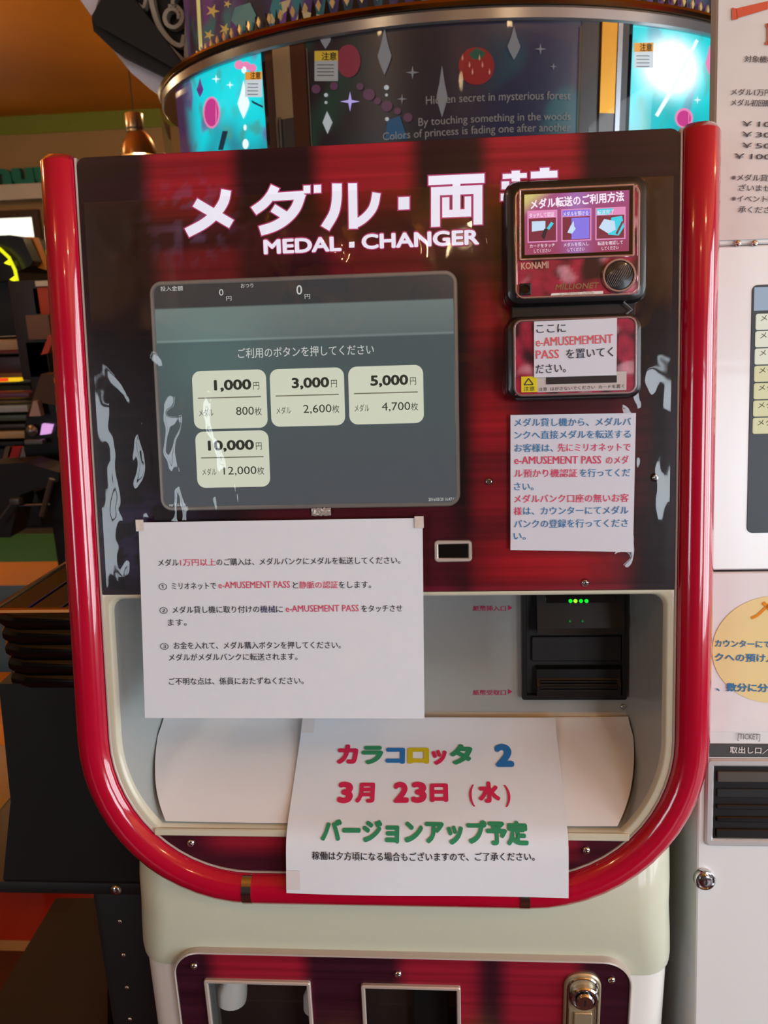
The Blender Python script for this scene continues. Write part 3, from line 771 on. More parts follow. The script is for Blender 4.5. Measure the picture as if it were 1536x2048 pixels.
# =================================================================== CARD READERS on the panel
MAG = attr_mat('reader_print', rough=.25, coat=.6, fine=90)
def readcol(u, v):
    n1 = noise.noise(Vector((u*60+v*40, v*25-u*30, 1))); n2 = noise.noise(Vector((u*45-v*10, v*60, 5)))
    c = (.33, .014, .05)
    c = mix3(c, (.03, .006, .012), sm(.0, .35, n1)); c = mix3(c, (.62, .30, .38), .8*sm(.15, .5, n2)); return c
wq = .030
def reader(name, q_out, q_in, label):
    x0, y0, x1, y1 = quad_px(*q_out, w=.022); t = thing(name, F3((x0+x1)/2, (y0+y1)/2, .004), label, 'card reader')
    bm = bmesh.new()
    def L(e, w, r=.012): return [(x, y, w) for x, y in rrect(x0+e, y0+e, x1-e, y1-e, r, 7)]
    loft(bm, [L(.001, .0045), L(0, .010), L(0, .022), L(.002, .0275), L(.006, wq-.0005), L(.009, wq-.0005)])
    finish(bm, 'housing', BLACK, t, MFACE, smooth=True)
    a0, b0, a1, b1 = quad_px(*q_in, w=wq)
    bm = bmesh.new(); frame_ring(bm, a0, b0, a1, b1, .0022, wq-.002, wq+.0012, r=.0085, n=7, bev=.0006); finish(bm, 'clear_rim', mat('pinkish_chrome_rim', rgb(190, 165, 168), rough=.2, metal=.8), t, MFACE, smooth=True)
    color_grid('printed_face', a0+.0015, b0+.0015, a1-.0015, b1-.0015, 40, 30, wq+.0002, readcol, MAG, t, MFACE)
    return t, (a0, b0, a1, b1)
t1, q1 = reader('card_reader', ((1008, 366), (1290, 350), (1297, 603), (1010, 616)), ((1029, 384), (1279, 363), (1280, 588), (1030, 600)), 'upper black card reader with small colour display and round speaker')
# display
dx0, dy0, dx1, dy1 = quad_px((1044, 388), (1262, 372), (1262, 505), (1043, 518), w=wq)
bm = bmesh.new(); slab(bm, dx0-.001, dy0-.001, dx1+.001, dy1+.001, wq, wq+.0016, r=.001, bev=.0003); dsp = finish(bm, 'display_bezel', BLACKG, t1, MFACE)
bm = bmesh.new(); frame_ring(bm, dx0-.003, dy0-.003, dx1+.003, dy1+.003, .0022, wq, wq+.0022, r=.002, n=3); finish(bm, 'display_trim', mat('pinkish_chrome_rim', (1,1,1,1)), t1, MFACE, smooth=True)
ex0, ey0, ex1, ey1 = quad_px((1050, 391), (1258, 378), (1259, 500), (1048, 512), w=wq+.002)
def dcol(u, v):
    x = (u-ex0)/(ex1-ex0); y = (ey1-v)/(ey1-ey0)
    c = mix3((.34, .07, .20), (.30, .045, .10), y)
    c = mix3(c, (.60, .52, .18), sm(.28, .0, x+y*.8-.05))
    c = mix3(c, (.36, .22, .62), .5*math.exp(-((x-.5)/.12)**2))
    return c
color_grid('display', ex0, ey0, ex1, ey1, 50, 30, wq+.0018, dcol, attr_mat('small_lcd', rough=.15, emission=1.0, base=0), dsp, MFACE)
DW = ex1-ex0; DH = ey1-ey0; DX = lambda t: ex0+DW*t; DY = lambda t: ey1-DH*t
def dq(m, pts, w=wq+.0022, name='display_picture'):
    P = Print(lambda x, y: (x, y, w)); P.poly([(DX(a), DY(b)) for a, b in pts]); P.build(name, m, dsp, MFACE)
pinkl = glow('lcd_pink_frame', 226, 140, 190, .9); brn = glow('lcd_brown', 128, 44, 62, .8); vio = glow('lcd_violet', 128, 112, 220, 1.0); ice = glow('lcd_ice', 190, 214, 236, 1.0); cyn = glow('lcd_cyan', 60, 200, 220, 1.0); drk = glow('lcd_dark', 50, 36, 44, .7)
for i in range(3):
    a = .04+.325*i; dq(pinkl, ((a-.012, .27), (a+.275, .27), (a+.275, .80), (a-.012, .80)))
    dq(brn, ((a, .40), (a+.262, .40), (a+.262, .78), (a, .78)), wq+.0024)
    dq((pinkl, vio, cyn)[i], ((a, .29), (a+.262 if i < 2 else a+.16, .29), (a+.262 if i < 2 else a+.12, .39), (a, .39)), wq+.0024)
dq(ice, ((.07, .45), (.20, .45), (.20, .60), (.07, .62)), wq+.0026); dq(drk, ((.16, .70), (.19, .58), (.225, .58), (.19, .76)), wq+.0028)
dq(cyn, ((.21, .58), (.255, .47), (.28, .50), (.235, .60)), wq+.0028)
dq(vio, ((.45, .42), (.62, .42), (.62, .77), (.45, .77)), wq+.0026); dq(ice, ((.41, .66), (.44, .55), (.47, .47), (.475, .56), (.49, .60), (.455, .68)), wq+.0028)
dq(ice, ((.71, .60), (.76, .46), (.86, .50), (.87, .64), (.80, .70)), wq+.0026); dq(cyn, ((.83, .44), (.93, .42), (.95, .60), (.90, .74), (.80, .72)), wq+.00255); dq(brn, ((.87, .70), (.93, .50), (.945, .52), (.885, .73)), wq+.0028)
P = Print(lambda x, y: (x, y, wq+.0026)); P.text('メダル転送のご利用方法', (DX(.06), DY(.235)), (DX(.95), DY(.165)), DH*.17, .03); P.build('display_lettering', glow('lcd_white', 240, 226, 240, 1.0), dsp, MFACE); P = Print(P.mapf)
for i, s in enumerate(('タッチして認証', 'メダルを預ける', '転送完了')): P.text(s, (DX(.045+.325*i), DY(.385)), (DX(.285+.325*i-(.08 if i == 2 else 0)), DY(.378)), DH*.085, .01)
for i in range(3):
    for r_ in range(2): P.text(('カードをタッチ', 'メダルを投入し', '転送を確認して')[i] if r_ == 0 else 'してください', (DX(.05+.325*i+.04*r_), DY(.885+.085*r_)), (DX(.29+.325*i-.04*r_), DY(.88+.085*r_)), DH*.07)
P.build('display_lettering', glow('lcd_white', 240, 226, 240, 1.0), dsp, MFACE)
u, v = FP(1237, 552, wq)
bm = bmesh.new(); lathe(bm, [(.0158, wq), (.0158, wq+.003), (.0150, wq+.0042), (.0135, wq+.0042), (.0128, wq+.002)], 32, c=(u, v, 0)); spk = finish(bm, 'speaker', mat('pinkish_chrome_rim', (1,1,1,1)), t1, MFACE, smooth=True)
bm = bmesh.new(); lathe(bm, [(.0128, wq+.0021), (.0126, wq+.0030), (.005, wq+.0042)], 28, c=(u, v, 0)); finish(bm, 'grille', BLACK, spk, MFACE, smooth=True)
bm = bmesh.new()
for k in range(-5, 6):
    L2 = math.sqrt(max(0, .0122**2-(k*.0022)**2))
    tube(bm, [(u+k*.0022*.8-L2*.5, v-k*.0022*.6*0-L2*.85, wq+.0034), (u+k*.0022, v, wq+.0044), (u+k*.0022*.8+L2*.5, v+L2*.85, wq+.0034)], .0003, 5)
finish(bm, 'grille_wire', mat('grille_wire', rgb(90, 78, 76), rough=.4, metal=.6), spk, MFACE, kind='stuff')
x0, y0, x1, y1 = quad_px((1039, 568), (1062, 567), (1062, 590), (1039, 591), w=wq)
bm = bmesh.new(); slab(bm, x0, y0, x1, y1, wq, wq+.0025, r=.001); le = finish(bm, 'camera_eye', BLACKM, t1, MFACE)
bm = bmesh.new(); lathe(bm, [(.0042, wq+.0025), (.0042, wq+.004), (.0032, wq+.004), (.0028, wq+.003)], 18, c=((x0+x1)/2, (y0+y1)/2, 0)); finish(bm, 'lens', BLACKG, le, MFACE, smooth=True)
P = Print(lambda x, y: (x, y, wq+.0006)); pxtext(P, 'KONAMI', ID, 1042, 539, 1097, 536, 13/.7, wq, .03); P.build('logo_lettering', mat('silver_logo', rgb(200, 170, 165), rough=.3, metal=.6), t1, MFACE)
P = Print(lambda x, y: (x, y, wq+.0006)); pxtext(P, 'MILLIONET', ID, 1110, 580, 1196, 576, 11/.7, wq, .02, shear=.2); P.build('logo_lettering', mat('gold_logo', rgb(150, 120, 90), rough=.3, metal=.6), t1, MFACE)
P = Print(lambda x, y: (x, y, wq+.0006)); P.poly([FP(*p, wq) for p in ((1103, 587), (1206, 582), (1206, 591), (1099, 596))]); P.build('label_strip', PALE, t1, MFACE)
P = Print(lambda x, y: (x, y, wq+.0012)); pxtext(P, 'for MEDAL GAME', ID, 1120, 592, 1188, 588, 6/.7, wq); P.build('strip_lettering', TRIM, t1, MFACE)
t2, q2 = reader('card_reader', ((1010, 638), (1284, 622), (1281, 792), (1011, 806)), ((1027, 641), (1275, 630), (1272, 786), (1026, 795)), 'lower black card pad holding the taped white instruction slip')
x0, y0, x1, y1 = quad_px((1074, 748), (1253, 742), (1252, 779), (1074, 786), w=wq)
bm = bmesh.new(); slab(bm, x0, y0, x1, y1, wq, wq+.0008, r=.0005, bev=.0002); gl_ = finish(bm, 'serial_label', mat('grey_label', rgb(190, 182, 182), rough=.5), t2, MFACE)
x0, y0, x1, y1 = quad_px((1092, 756), (1233, 750), (1233, 764), (1092, 770), w=wq)
P = Print(lambda x, y: (x, y, wq+.0012)); P.poly([(x0, y0), (x1, y0), (x1, y1), (x0, y1)])
pxtext(P, '注意  はがさないでください  カードを置く', ID, 1077, 782, 1248, 775, 8, wq); P.build('label_lettering', ink('label_dark', 56, 48, 50), gl_, MFACE)
x0, y0, x1, y1 = quad_px((1042, 754), (1074, 752), (1074, 783), (1042, 786), w=wq)
bm = bmesh.new(); slab(bm, x0, y0, x1, y1, wq, wq+.0011, r=.0005, bev=.0002); yl = finish(bm, 'warning_label', mat('yellow_label', rgb(216, 200, 20), rough=.4), t2, MFACE)
P = Print(lambda x, y: (x, y, wq+.0014)); pxtext(P, '注意', ID, 1047, 782, 1069, 781, 10, wq)
for a, b in (((1057, 757), (1048, 770)), ((1057, 757), (1066, 769)), ((1048, 770), (1066, 769))):
    A = Vector(a); B = Vector(b); q = Vector((-(B-A).y, (B-A).x)).normalized(); P.poly([FP(*(A+q), wq), FP(*(B+q), wq), FP(*(B-q), wq), FP(*(A-q), wq)])
P.build('warning_lettering', K, yl, MFACE)
bm = bmesh.new(); tube(bm, [F3(*FP(1247, 604, .024), .024), F3(*FP(1264, 619, .024), .024), F3(*FP(1245, 634, .024), .024)], .0009, 6)
bc = finish(bm, 'connector_bracket', mat('grey_bracket', rgb(120, 118, 118), rough=.4), t1)
bm = bmesh.new(); slab(bm, *quad_px((1022, 600), (1268, 590), (1268, 650), (1022, 652), w=.012), .005, .018, r=.004); finish(bm, 'joining_block', BLACK, t1, MFACE)

# =================================================================== PAPERS
def tape(parent, q, w, m=TAPE, name='tape'):
    x0, y0, x1, y1 = quad_px(*q, w=w); bm = bmesh.new(); N_ = 6; rows = []
    for j in range(N_+1):
        rows.append([bm.verts.new((x0+(x1-x0)*i/N_, y0+(y1-y0)*j/N_, w+.0004*noise.noise(Vector((i*.9+px_seed(parent), j*.9, 1))))) for i in range(N_+1)])
    for j in range(N_):
        for i in range(N_): bm.faces.new((rows[j][i], rows[j][i+1], rows[j+1][i+1], rows[j+1][i]))
    return finish(bm, name, m, parent, MFACE, smooth=True)
def px_seed(p): return p.location.x*40
def paper_thing(name, corners, w, label, thick=.0004, m=PAPER, curl=0.0):
    C4 = [Vector(FP(*c, w)) for c in corners]; c0 = sum(C4, Vector((0, 0)))/4
    t = thing(name, F3(c0.x, c0.y, w), label, 'notice')
    bm = bmesh.new(); N_ = 16
    def P_(s, r, dz):
        p = C4[0]*(1-s)*(1-r)+C4[1]*s*(1-r)+C4[2]*s*r+C4[3]*(1-s)*r
        z = w+dz+curl*(.0035*math.sin(s*3+.4)*r*r+.002*math.exp(-((s-1)**2+r*r)*40)); return (p.x, p.y, z)
    A = [[bm.verts.new(P_(i/N_, j/N_, 0)) for i in range(N_+1)] for j in range(N_+1)]
    B = [[bm.verts.new(P_(i/N_, j/N_, -thick)) for i in range(N_+1)] for j in range(N_+1)]
    for j in range(N_):
        for i in range(N_):
            bm.faces.new((A[j][i], A[j+1][i], A[j+1][i+1], A[j][i+1])); bm.faces.new((B[j][i], B[j][i+1], B[j+1][i+1], B[j+1][i]))
    for k in range(N_):
        for X_, Y_ in (((0, k), (0, k+1)), ((N_, k), (N_, k+1)), ((k, 0), (k+1, 0)), ((k, N_), (k+1, N_))):
            bm.faces.new((A[X_[0]][X_[1]], A[Y_[0]][Y_[1]], B[Y_[0]][Y_[1]], B[X_[0]][X_[1]]))
    finish(bm, 'sheet', m, t, MFACE, smooth=True)
    return t
w1 = .0135
n1 = paper_thing('paper_notice', ((277, 1045), (845, 1036), (849, 1437), (290, 1436)), w1, 'large white taped notice with numbered steps, below the touch screen')
c5 = crop(260, 1020, .3906); wt = w1+.0006
PK, PR, PN = [Print(lambda x, y: (x, y, wt)) for _ in range(3)]
H5 = 40
for P, s, xa, ya, xb, yb in (
    (PK, 'メダル', 145, 288, 250, 287), (PR, '1万円以上', 258, 287, 440, 285), (PK, 'のご購入は、メダルバンクにメダルを転送してください。', 443, 285, 1385, 275),
    (PK, '①', 148, 410, 190, 410), (PK, 'ミリオネットで', 215, 408, 442, 406), (PR, 'e-AMUSEMENT PASS', 454, 404, 820, 401), (PK, 'と', 834, 403, 862, 403), (PR, '静脈の認証', 867, 402, 1066, 401), (PK, 'をします。', 1070, 401, 1235, 400),
    (PK, '②', 152, 532, 193, 532), (PK, 'メダル貸し機に取り付けの', 218, 530, 663, 526), (PN, '機械', 667, 526, 745, 526), (PK, 'に', 748, 526, 784, 526), (PR, 'e-AMUSEMENT PASS', 798, 525, 1172, 522), (PK, 'をタッチさせ', 1186, 523, 1395, 521),
    (PK, 'ます。', 195, 594, 290, 593), (PK, '③', 155, 716, 198, 716), (PK, 'お金を入れて、メダル購入ボタンを押してください。', 225, 713, 1080, 709),
    (PK, 'メダルがメダルバンクに転送されます。', 200, 773, 858, 769), (PK, 'ご不明な点は、係員におたずねください。', 200, 896, 890, 892)):
    pxtext(P, s, c5, xa, ya-3, xb, yb-3, H5 if s[0] != 'e' else 38/.78, wt, .006)
PK.build('lettering', K, n1, MFACE); PR.build('lettering', KR, n1, MFACE, 'pink lettering'); PN.build('lettering', KN, n1, MFACE)
tape(n1, ((271, 1040), (287, 1039), (288, 1062), (272, 1063)), w1+.0010); tape(n1, ((828, 1033), (847, 1032), (848, 1056), (830, 1056)), w1+.0010)
bm = bmesh.new()
u0_, v0_ = FP(642, 1023, .007); rr_ = []
for j in range(7):
    rr_.append([bm.verts.new((u0_-.010+.020*i/12, v0_-.0045+.008*j/6+.0015*noise.noise(Vector((i*.8, j, 3))), .0058+.0035*abs(noise.noise(Vector((i*.9, j*.9, 1))))*(1 if 0 < i < 12 and 0 < j < 6 else .2))) for i in range(13)])
for j in range(6):
    for i in range(12): bm.faces.new((rr_[j][i], rr_[j][i+1], rr_[j+1][i+1], rr_[j+1][i]))
ft = finish(bm, 'crumpled_tape', TAPE, None, MFACE); props(ft, 'scrunched bit of old tape on the screen\'s lower edge', 'tape')

w2 = .0085
n2 = paper_thing('paper_notice', ((1021, 830), (1272, 826), (1266, 1104), (1021, 1100)), w2, 'laminated white notice in blue and pink lettering below the card readers', thick=.0006, m=LAMI)
c4 = crop(930, 800, .3450); PB_, PR = [Print(lambda x, y: (x, y, w2+.0006)) for _ in range(2)]
for P, s, xa, ya, xb, yb in (
    (PB_, 'メダル貸し機から、メダルバ', 287, 155, 963, 150), (PB_, 'ンクへ直接メダルを転送する', 287, 228, 962, 222), (PB_, 'お客様は、', 287, 303, 512, 302), (PR, '先にミリオネットで', 538, 301, 960, 297),
    (PR, 'e-AMUSEMENT PASS', 287, 376, 790, 373), (PR, 'のメダ', 818, 374, 950, 371), (PR, 'ル預かり機認証', 287, 450, 652, 448), (PB_, 'を行ってくだ', 666, 447, 958, 445), (PB_, 'さい。', 285, 526, 398, 525),
    (PR, 'メダルバンク口座の無いお客', 285, 598, 950, 592), (PR, '様', 284, 669, 330, 669), (PB_, 'は、カウンターにてメダル', 338, 668, 948, 663), (PB_, 'バンクの登録を行ってくださ', 285, 743, 945, 738), (PB_, 'い。', 283, 813, 353, 812)):
    pxtext(P, s, c4, xa, ya-5, xb, yb-5, 52 if s[0] != 'e' else 48/.75, w2+.0006, .012)
PB_.build('lettering', KB, n2, MFACE, 'blue lettering'); PR.build('lettering', KR, n2, MFACE, 'pink lettering')
w3 = wq+.0024
n3 = paper_thing('paper_notice', ((1068, 643), (1234, 636), (1233, 750), (1068, 755)), w3, 'small white instruction slip taped on the lower card reader', m=LAMI)
c6 = crop(1000, 330, .2392); PK, PR = [Print(lambda x, y: (x, y, w3+.0006)) for _ in range(2)]
for P, s, xa, ya, xb, yb, h in ((PK, 'ここに', 305, 1410, 552, 1402, 88), (PR, 'e-AMUSEMEMENT', 302, 1525, 945, 1495, 105), (PR, 'PASS', 302, 1630, 495, 1622, 105), (PK, 'を置いてく', 555, 1622, 948, 1602, 90), (PK, 'ださい。', 300, 1748, 552, 1735, 88)):
    pxtext(P, s, c6, xa, ya-8, xb, yb-8, h, w3+.0006, .01)
PK.build('lettering', K, n3, MFACE); PR.build('lettering', ink('salmon_ink', 220, 90, 100), n3, MFACE, 'pink lettering')

# curved sheets in the tray: profile of (v, w) along the length
class Curved:
    def __init__(s, prof):
        s.p = [Vector(p) for p in prof]; s.c = [0]
        for a, b in zip(s.p, s.p[1:]): s.c.append(s.c[-1]+(b-a).length)
        s.L = s.c[-1]
    def at(s, b, off=0.0):
        b = max(0, min(s.L, b))
        i = 0
        while i < len(s.p)-2 and b > s.c[i+1]: i += 1
        t = (b-s.c[i])/(s.c[i+1]-s.c[i]); q = s.p[i].lerp(s.p[i+1], t); d = (s.p[i+1]-s.p[i]).normalized()
        n_ = Vector((d.y, -d.x)) * (1 if d.y > 0 or d.x < 0 else -1)
        n_ = Vector((abs(d.y), abs(d.x)))     # towards the viewer and up
        return q + n_*off
    def uvw(s, u, b, off=0.0): q = s.at(b, off); return (u, q.x, q.y)
    def from_px(s, px, py):
        d = ray(px, py); dl = Vector((d.dot(FX), d.dot(FV), d.dot(FN))); c = CAMP-O; cl = Vector((c.dot(FX), c.dot(FV), c.dot(FN)))
        best = None
        for i, (a, b) in enumerate(zip(s.p, s.p[1:])):
            e = b-a; nn = Vector((-e.y, e.x))          # normal in (v,w)
            den = dl.y*nn.x+dl.z*nn.y
            if abs(den) < 1e-9: continue
            t = ((a.x-cl.y)*nn.x+(a.y-cl.z)*nn.y)/den; q = cl+dl*t
            k = (Vector((q.y, q.z))-a).dot(e)/e.length_squared
            err = 0 if 0 <= k <= 1 else min(abs(k), abs(k-1))
            if best is None or err < best[0]: best = (err, q.x, s.c[i]+k*e.length)
        return (best[1], best[2])
def smooth_prof(P, n=6):
    P = [Vector(p) for p in P]; ext = [P[0]*2-P[1]]+P+[P[-1]*2-P[-2]]; Q = []
    for i in range(1, len(ext)-2):
        for k in range(n):
            t = k/n; a, b, c, d = ext[i-1:i+3]; Q.append(tuple(.5*((2*b)+(c-a)*t+(2*a-5*b+4*c-d)*t*t+(3*b-a-3*c+d)*t**3)))
    Q.append(tuple(P[-1])); return Q
# plain card on the tray
PC = Curved(smooth_prof([(-.6185, -.1125), (-.6290, -.100), (-.650, -.066), (-.672, -.034), (-.6965, -.0045)]))
NS = 28; bm = bmesh.new(); lft = [(310, 1440), (303, 1470), (292, 1520), (285, 1565), (280, 1597), (288, 1622), (315, 1650)]
rgt = [(1278, 1440), (1284, 1480), (1289, 1530), (1290, 1575), (1287, 1605), (1273, 1628), (1243, 1662)]
def edge_u(lst):
    Q = sorted(PC.from_px(*p)[::-1] for p in lst)
    def f(b):
        if b <= Q[0][0]: return Q[0][1]
        for (b0, u0), (b1, u1) in zip(Q, Q[1:]):
            if b <= b1: return u0+(u1-u0)*(b-b0)/(b1-b0)
        return Q[-1][1]
    return f
fl, frr = edge_u(lft), edge_u(rgt)
rows = []; rows2 = []
for j in range(NS+1):
    b = PC.L*j/NS; r1, r2_ = [], []
    # never wider than the recess it lies in
    q = PC.at(b)
    lim = CU+OR_-.006-.05*abs(q.y)
    if q.x < CV: lim = min(lim, CU+math.sqrt(max(0, (OR_-.006)**2-(CV-q.x)**2)))
    ul, ur = max(fl(b), -lim), min(frr(b), lim)
    for i in range(25):
        s = i/24; u = ul*(1-s)+ur*s; e = .002*(abs(2*s-1)**6)
        r1.append(bm.verts.new(PC.uvw(u, b, .0012+e))); r2_.append(bm.verts.new(PC.uvw(u, b, .0006+e)))
    rows.append(r1); rows2.append(r2_)
for j in range(NS):
    for i in range(24):
        bm.faces.new((rows[j][i], rows[j+1][i], rows[j+1][i+1], rows[j][i+1])); bm.faces.new((rows2[j][i], rows2[j][i+1], rows2[j+1][i+1], rows2[j+1][i]))
    for k in (0, 24): bm.faces.new((rows[j][k], rows[j+1][k], rows2[j+1][k], rows2[j][k]))
for i in range(24):
    for k in (0, NS): bm.faces.new((rows[k][i], rows[k][i+1], rows2[k][i+1], rows2[k][i]))
cardo = finish(bm, 'card_sheet', CARD, None, MFACE, smooth=True)
props(cardo, 'blank white card lying across the whole tray under the event notice', 'card')
# event notice hanging over the tray edge
PE = Curved(smooth_prof([(-.6150, -.1030), (-.634, -.082), (-.660, -.046), (-.684, -.0125), (-.6985, .0060), (-.714, .0135), (-.742, .0162), ((FP(573, 1785, .0172)[1]+FP(1137, 1797, .0172)[1])/2, .0172)]))
ul0, _b = PE.from_px(605, 1442); ur0, _ = PE.from_px(1112, 1455); ul1, _ = PE.from_px(573, 1785); ur1, _ = PE.from_px(1137, 1797)
ev = thing('paper_notice', F3((ul1+ur1)/2, -.74, .016), 'white event notice with big multicoloured lettering, hanging over the tray edge', 'notice')
def usk(s, b): t = b/PE.L; return (ul0*(1-t)+ul1*t)*(1-s)+(ur0*(1-t)+ur1*t)*s
bm = bmesh.new(); rows = []; rows2 = []; NJ = 40
def wav(s, b): return .0012*math.sin(s*7+b*30)*(b/PE.L) + .0016*max(0, (b/PE.L-.55))*math.sin(s*4)
for j in range(NJ+1):
    b = PE.L*j/NJ; rows.append([bm.verts.new(PE.uvw(usk(i/24, b), b, wav(i/24, b)+.0004)) for i in range(25)]); rows2.append([bm.verts.new(PE.uvw(usk(i/24, b), b, wav(i/24, b))) for i in range(25)])
for j in range(NJ):
    for i in range(24):
        bm.faces.new((rows[j][i], rows[j+1][i], rows[j+1][i+1], rows[j][i+1])); bm.faces.new((rows2[j][i], rows2[j][i+1], rows2[j+1][i+1], rows2[j+1][i]))
    for k in (0, 24): bm.faces.new((rows[j][k], rows[j+1][k], rows2[j+1][k], rows2[j][k]))
for i in range(24):
    for k in (0, NJ): bm.faces.new((rows[k][i], rows[k][i+1], rows2[k][i+1], rows2[k][i]))
finish(bm, 'sheet', PAPER, ev, MFACE, smooth=True)
def emap(u, bneg):
    b = -bneg; s = (u-ul0)/(ur0-ul0); return PE.uvw(u, b, wav(s, b)+.0011)
def efp(px, py): u, b = PE.from_px(px, py); return (u, -b)
c8 = crop(560, 1420, .3906)
CR = ink('crimson_marker', 200, 42, 84); CG = ink('green_marker', 50, 138, 98); CB = ink('blue_marker', 44, 112, 180); CY = ink('mustard_marker', 196, 180, 30)
for s, m, segs in (('カ', CR, (290, 278, 398, 278, 106)), ('ラ', CG, (415, 278, 528, 278, 104)), ('コ', CB, (540, 278, 640, 278, 100)), ('ロ', CY, (652, 278, 764, 278, 100)), ('ッ', CR, (776, 278, 856, 278, 100)), ('タ', CG, (870, 279, 990, 279, 108)), ('2', CB, (1103, 286, 1200, 286, 146))):
    P = Print(emap); xa, ya, xb, yb, h = segs; pxtext(P, s, c8, xa, ya-8*(s != '2'), xb, yb-8*(s != '2'), h, 0, .062, fp=efp, res=4); P.build('letter', m, ev, MFACE)
P = Print(emap)
for s, xa, xb, yb, h in (('3', 292, 372, 470, 134), ('月', 385, 484, 462, 104), ('2', 580, 660, 470, 134), ('3', 672, 752, 470, 134), ('日', 768, 862, 462, 100), ('(', 970, 998, 470, 120), ('水', 1018, 1130, 465, 106), (')', 1152, 1182, 472, 120)):
    P = Print(emap); pxtext(P, s, c8, xa, yb, xb, yb, h, 0, .058 if s not in '()' else .012, fp=efp, res=4); P.build('letter', CR, ev, MFACE)
P = Print(emap); pxtext(P, 'バージョンアップ予定', c8, 208, 662, 1275, 678, 116, 0, .056, fp=efp, res=4); P.build('lettering', CG, ev, MFACE)
P = Print(emap); pxtext(P, '稼働は夕方頃になる場合もございますので、ご了承ください。', c8, 165, 762, 1305, 769, 46, 0, .018, fp=efp); P.build('lettering', K, ev, MFACE)
TP2 = mat('translucent_tape', rgb(218, 216, 220), rough=.2, coat=.4)
for px, py in ((604, 1456), (1118, 1462), (586, 1766)):
    pass
for u0, u1, b0, b1 in ((0, .10, .0, .10), (0, .08, .88, .98)):
    P = Print(emap); uu = lambda s, b: usk(s, b*PE.L)
    P.poly([(uu(u0, b0), -b0*PE.L), (uu(u0+.05, b0), -b0*PE.L), (uu(u0+.05, b1), -b1*PE.L), (uu(u0, b1), -b1*PE.L)]); P.build('tape', TP2, ev, MFACE)

# =================================================================== PLASTIC FILM over the printed panel
NX, NY = 220, 150; me = bpy.data.meshes.new('plastic_film'); V = []; Fc = []
fx0, fx1, fy0, fy1 = -.288, .288, -.438, -.045
for j in range(NY+1):
    for i in range(NX+1):
        s, t = i/NX, j/NY; u = fx0+(fx1-fx0)*s; v = fy0+(fy1-fy0)*t
        q = Vector((u*9, v*5, .3)); w = .0052 + .0016*noise.noise(q) + .0006*noise.noise(q*2.7) + .00018*noise.noise(q*7)
        w += .0005*max(0, 1-abs(noise.noise(Vector((u*14+v*6, v*8-u*3, 4))))*9)   # sharp creases
        mk = sm(.02, .30, noise.noise(Vector((u*6.5, v*5, 9)))); w += mk*(.0030*noise.noise(Vector((u*38, v*16, 2)))+.0008*noise.noise(Vector((u*90, v*60, 5))))
        w += .0010*math.exp(-((u+.06+.25*(v+.34))/.012)**2)*sm(-.18, -.33, v)         # pulled fold by the tape
        e = min(s, 1-s, t, 1-t)*12; w = .0042+(w-.0042)*min(1, e); V.append((u, v, max(w, .0040)))
for j in range(NY):
    for i in range(NX): a = j*(NX+1)+i; Fc.append((a, a+1, a+NX+2, a+NX+1))
me.from_pydata(V, [], Fc); me.materials.append(FILM); me.polygons.foreach_set('use_smooth', [True]*len(me.polygons))
fo = link('plastic_film', me, None, MFACE); props(fo, 'crinkled clear plastic film taped over the printed panel and touch screen', 'film')

# =================================================================== RIGHT-HAND CABINET (medal bank machine)
WR = -.06
def FR(px, py): return FP(px, py, WR)
rb = thing('medal_bank_machine', F3(.75, -1.6, -.25) - Vector((0, 0, F3(.75, -1.6, -.25).z)), 'silver white medal bank machine to the right of the red framed machine', 'vending machine')
GREYW = mat('light_grey_metallic', rgb(228, 234, 236), rough=.34, metal=.1, noise_amt=.01, coat=.2)
rx0, rx1 = FR(1432, 120)[0], 1.0
vs1 = FR(1480, 1142)[1]; vs0 = FR(1480, 489)[1]
def rslab(name, v0, v1, w0, w1, m, x0=rx0, x1=rx1, r=.004, lab=None):
    bm = bmesh.new(); slab(bm, x0, v0, x1, v1, w0, w1, r=r, bev=.0015); return finish(bm, name, m, rb, MFACE, smooth=True, label=lab)
rslab('lower_front', -1.52, vs1-.0012, WR-.5, WR, GREYW, x0=.341)
rslab('upper_front', vs1+.0012, vs0-.001, WR-.5, WR, GREYW)
rslab('rear_header', vs0, .62, WR-.018, WR-.0012, GREYW)
# touch screen of the bank machine
x0, y0 = FR(1493, 1064)[0], FR(1500, 1066)[1]; y1 = FR(1510, 570)[1]
bm = bmesh.new(); slab(bm, x0, y0, .72, y1, WR, WR+.0008, r=.006, bev=.0003); bs = finish(bm, 'touch_screen', glow('dark_lcd', 52, 58, 66, .6), rb, MFACE)
P = Print(lambda x, y: (x, y, WR+.0012)); a, b = FR(1506, 622)[1], FR(1511, 575)[1]; P.poly([(x0+.002, a), (.715, a), (.715, b), (x0+.002, b)]); P.build('title_bar', glow('pale_blue_lcd', 150, 170, 190, .8), bs, MFACE)
P0 = Print(lambda x, y: (x, y, WR+.0032))
for k in range(7):
    ya, yb = 628+34.6*k, 660+34.6*k; xl = 1511-k*1.0
    v0, v1 = FR(1520, yb)[1], FR(1520, ya)[1]; ul = FR(xl, ya)[0]
    bm = bmesh.new(); slab(bm, ul, v0, .70, v1, WR+.0008, WR+.0024, r=.002, bev=.0006)
    finish(bm, 'menu_button', glow('pale_yellow_key', 222, 216, 170, .75) if k > 2 else glow('white_key', 226, 226, 206, .8), bs, MFACE)
    P0.text('メダルを預け', (ul+.004, v0+.009), (ul+.055, v0+.009), .0075)
P0.build('menu_lettering', BT, bs, MFACE)
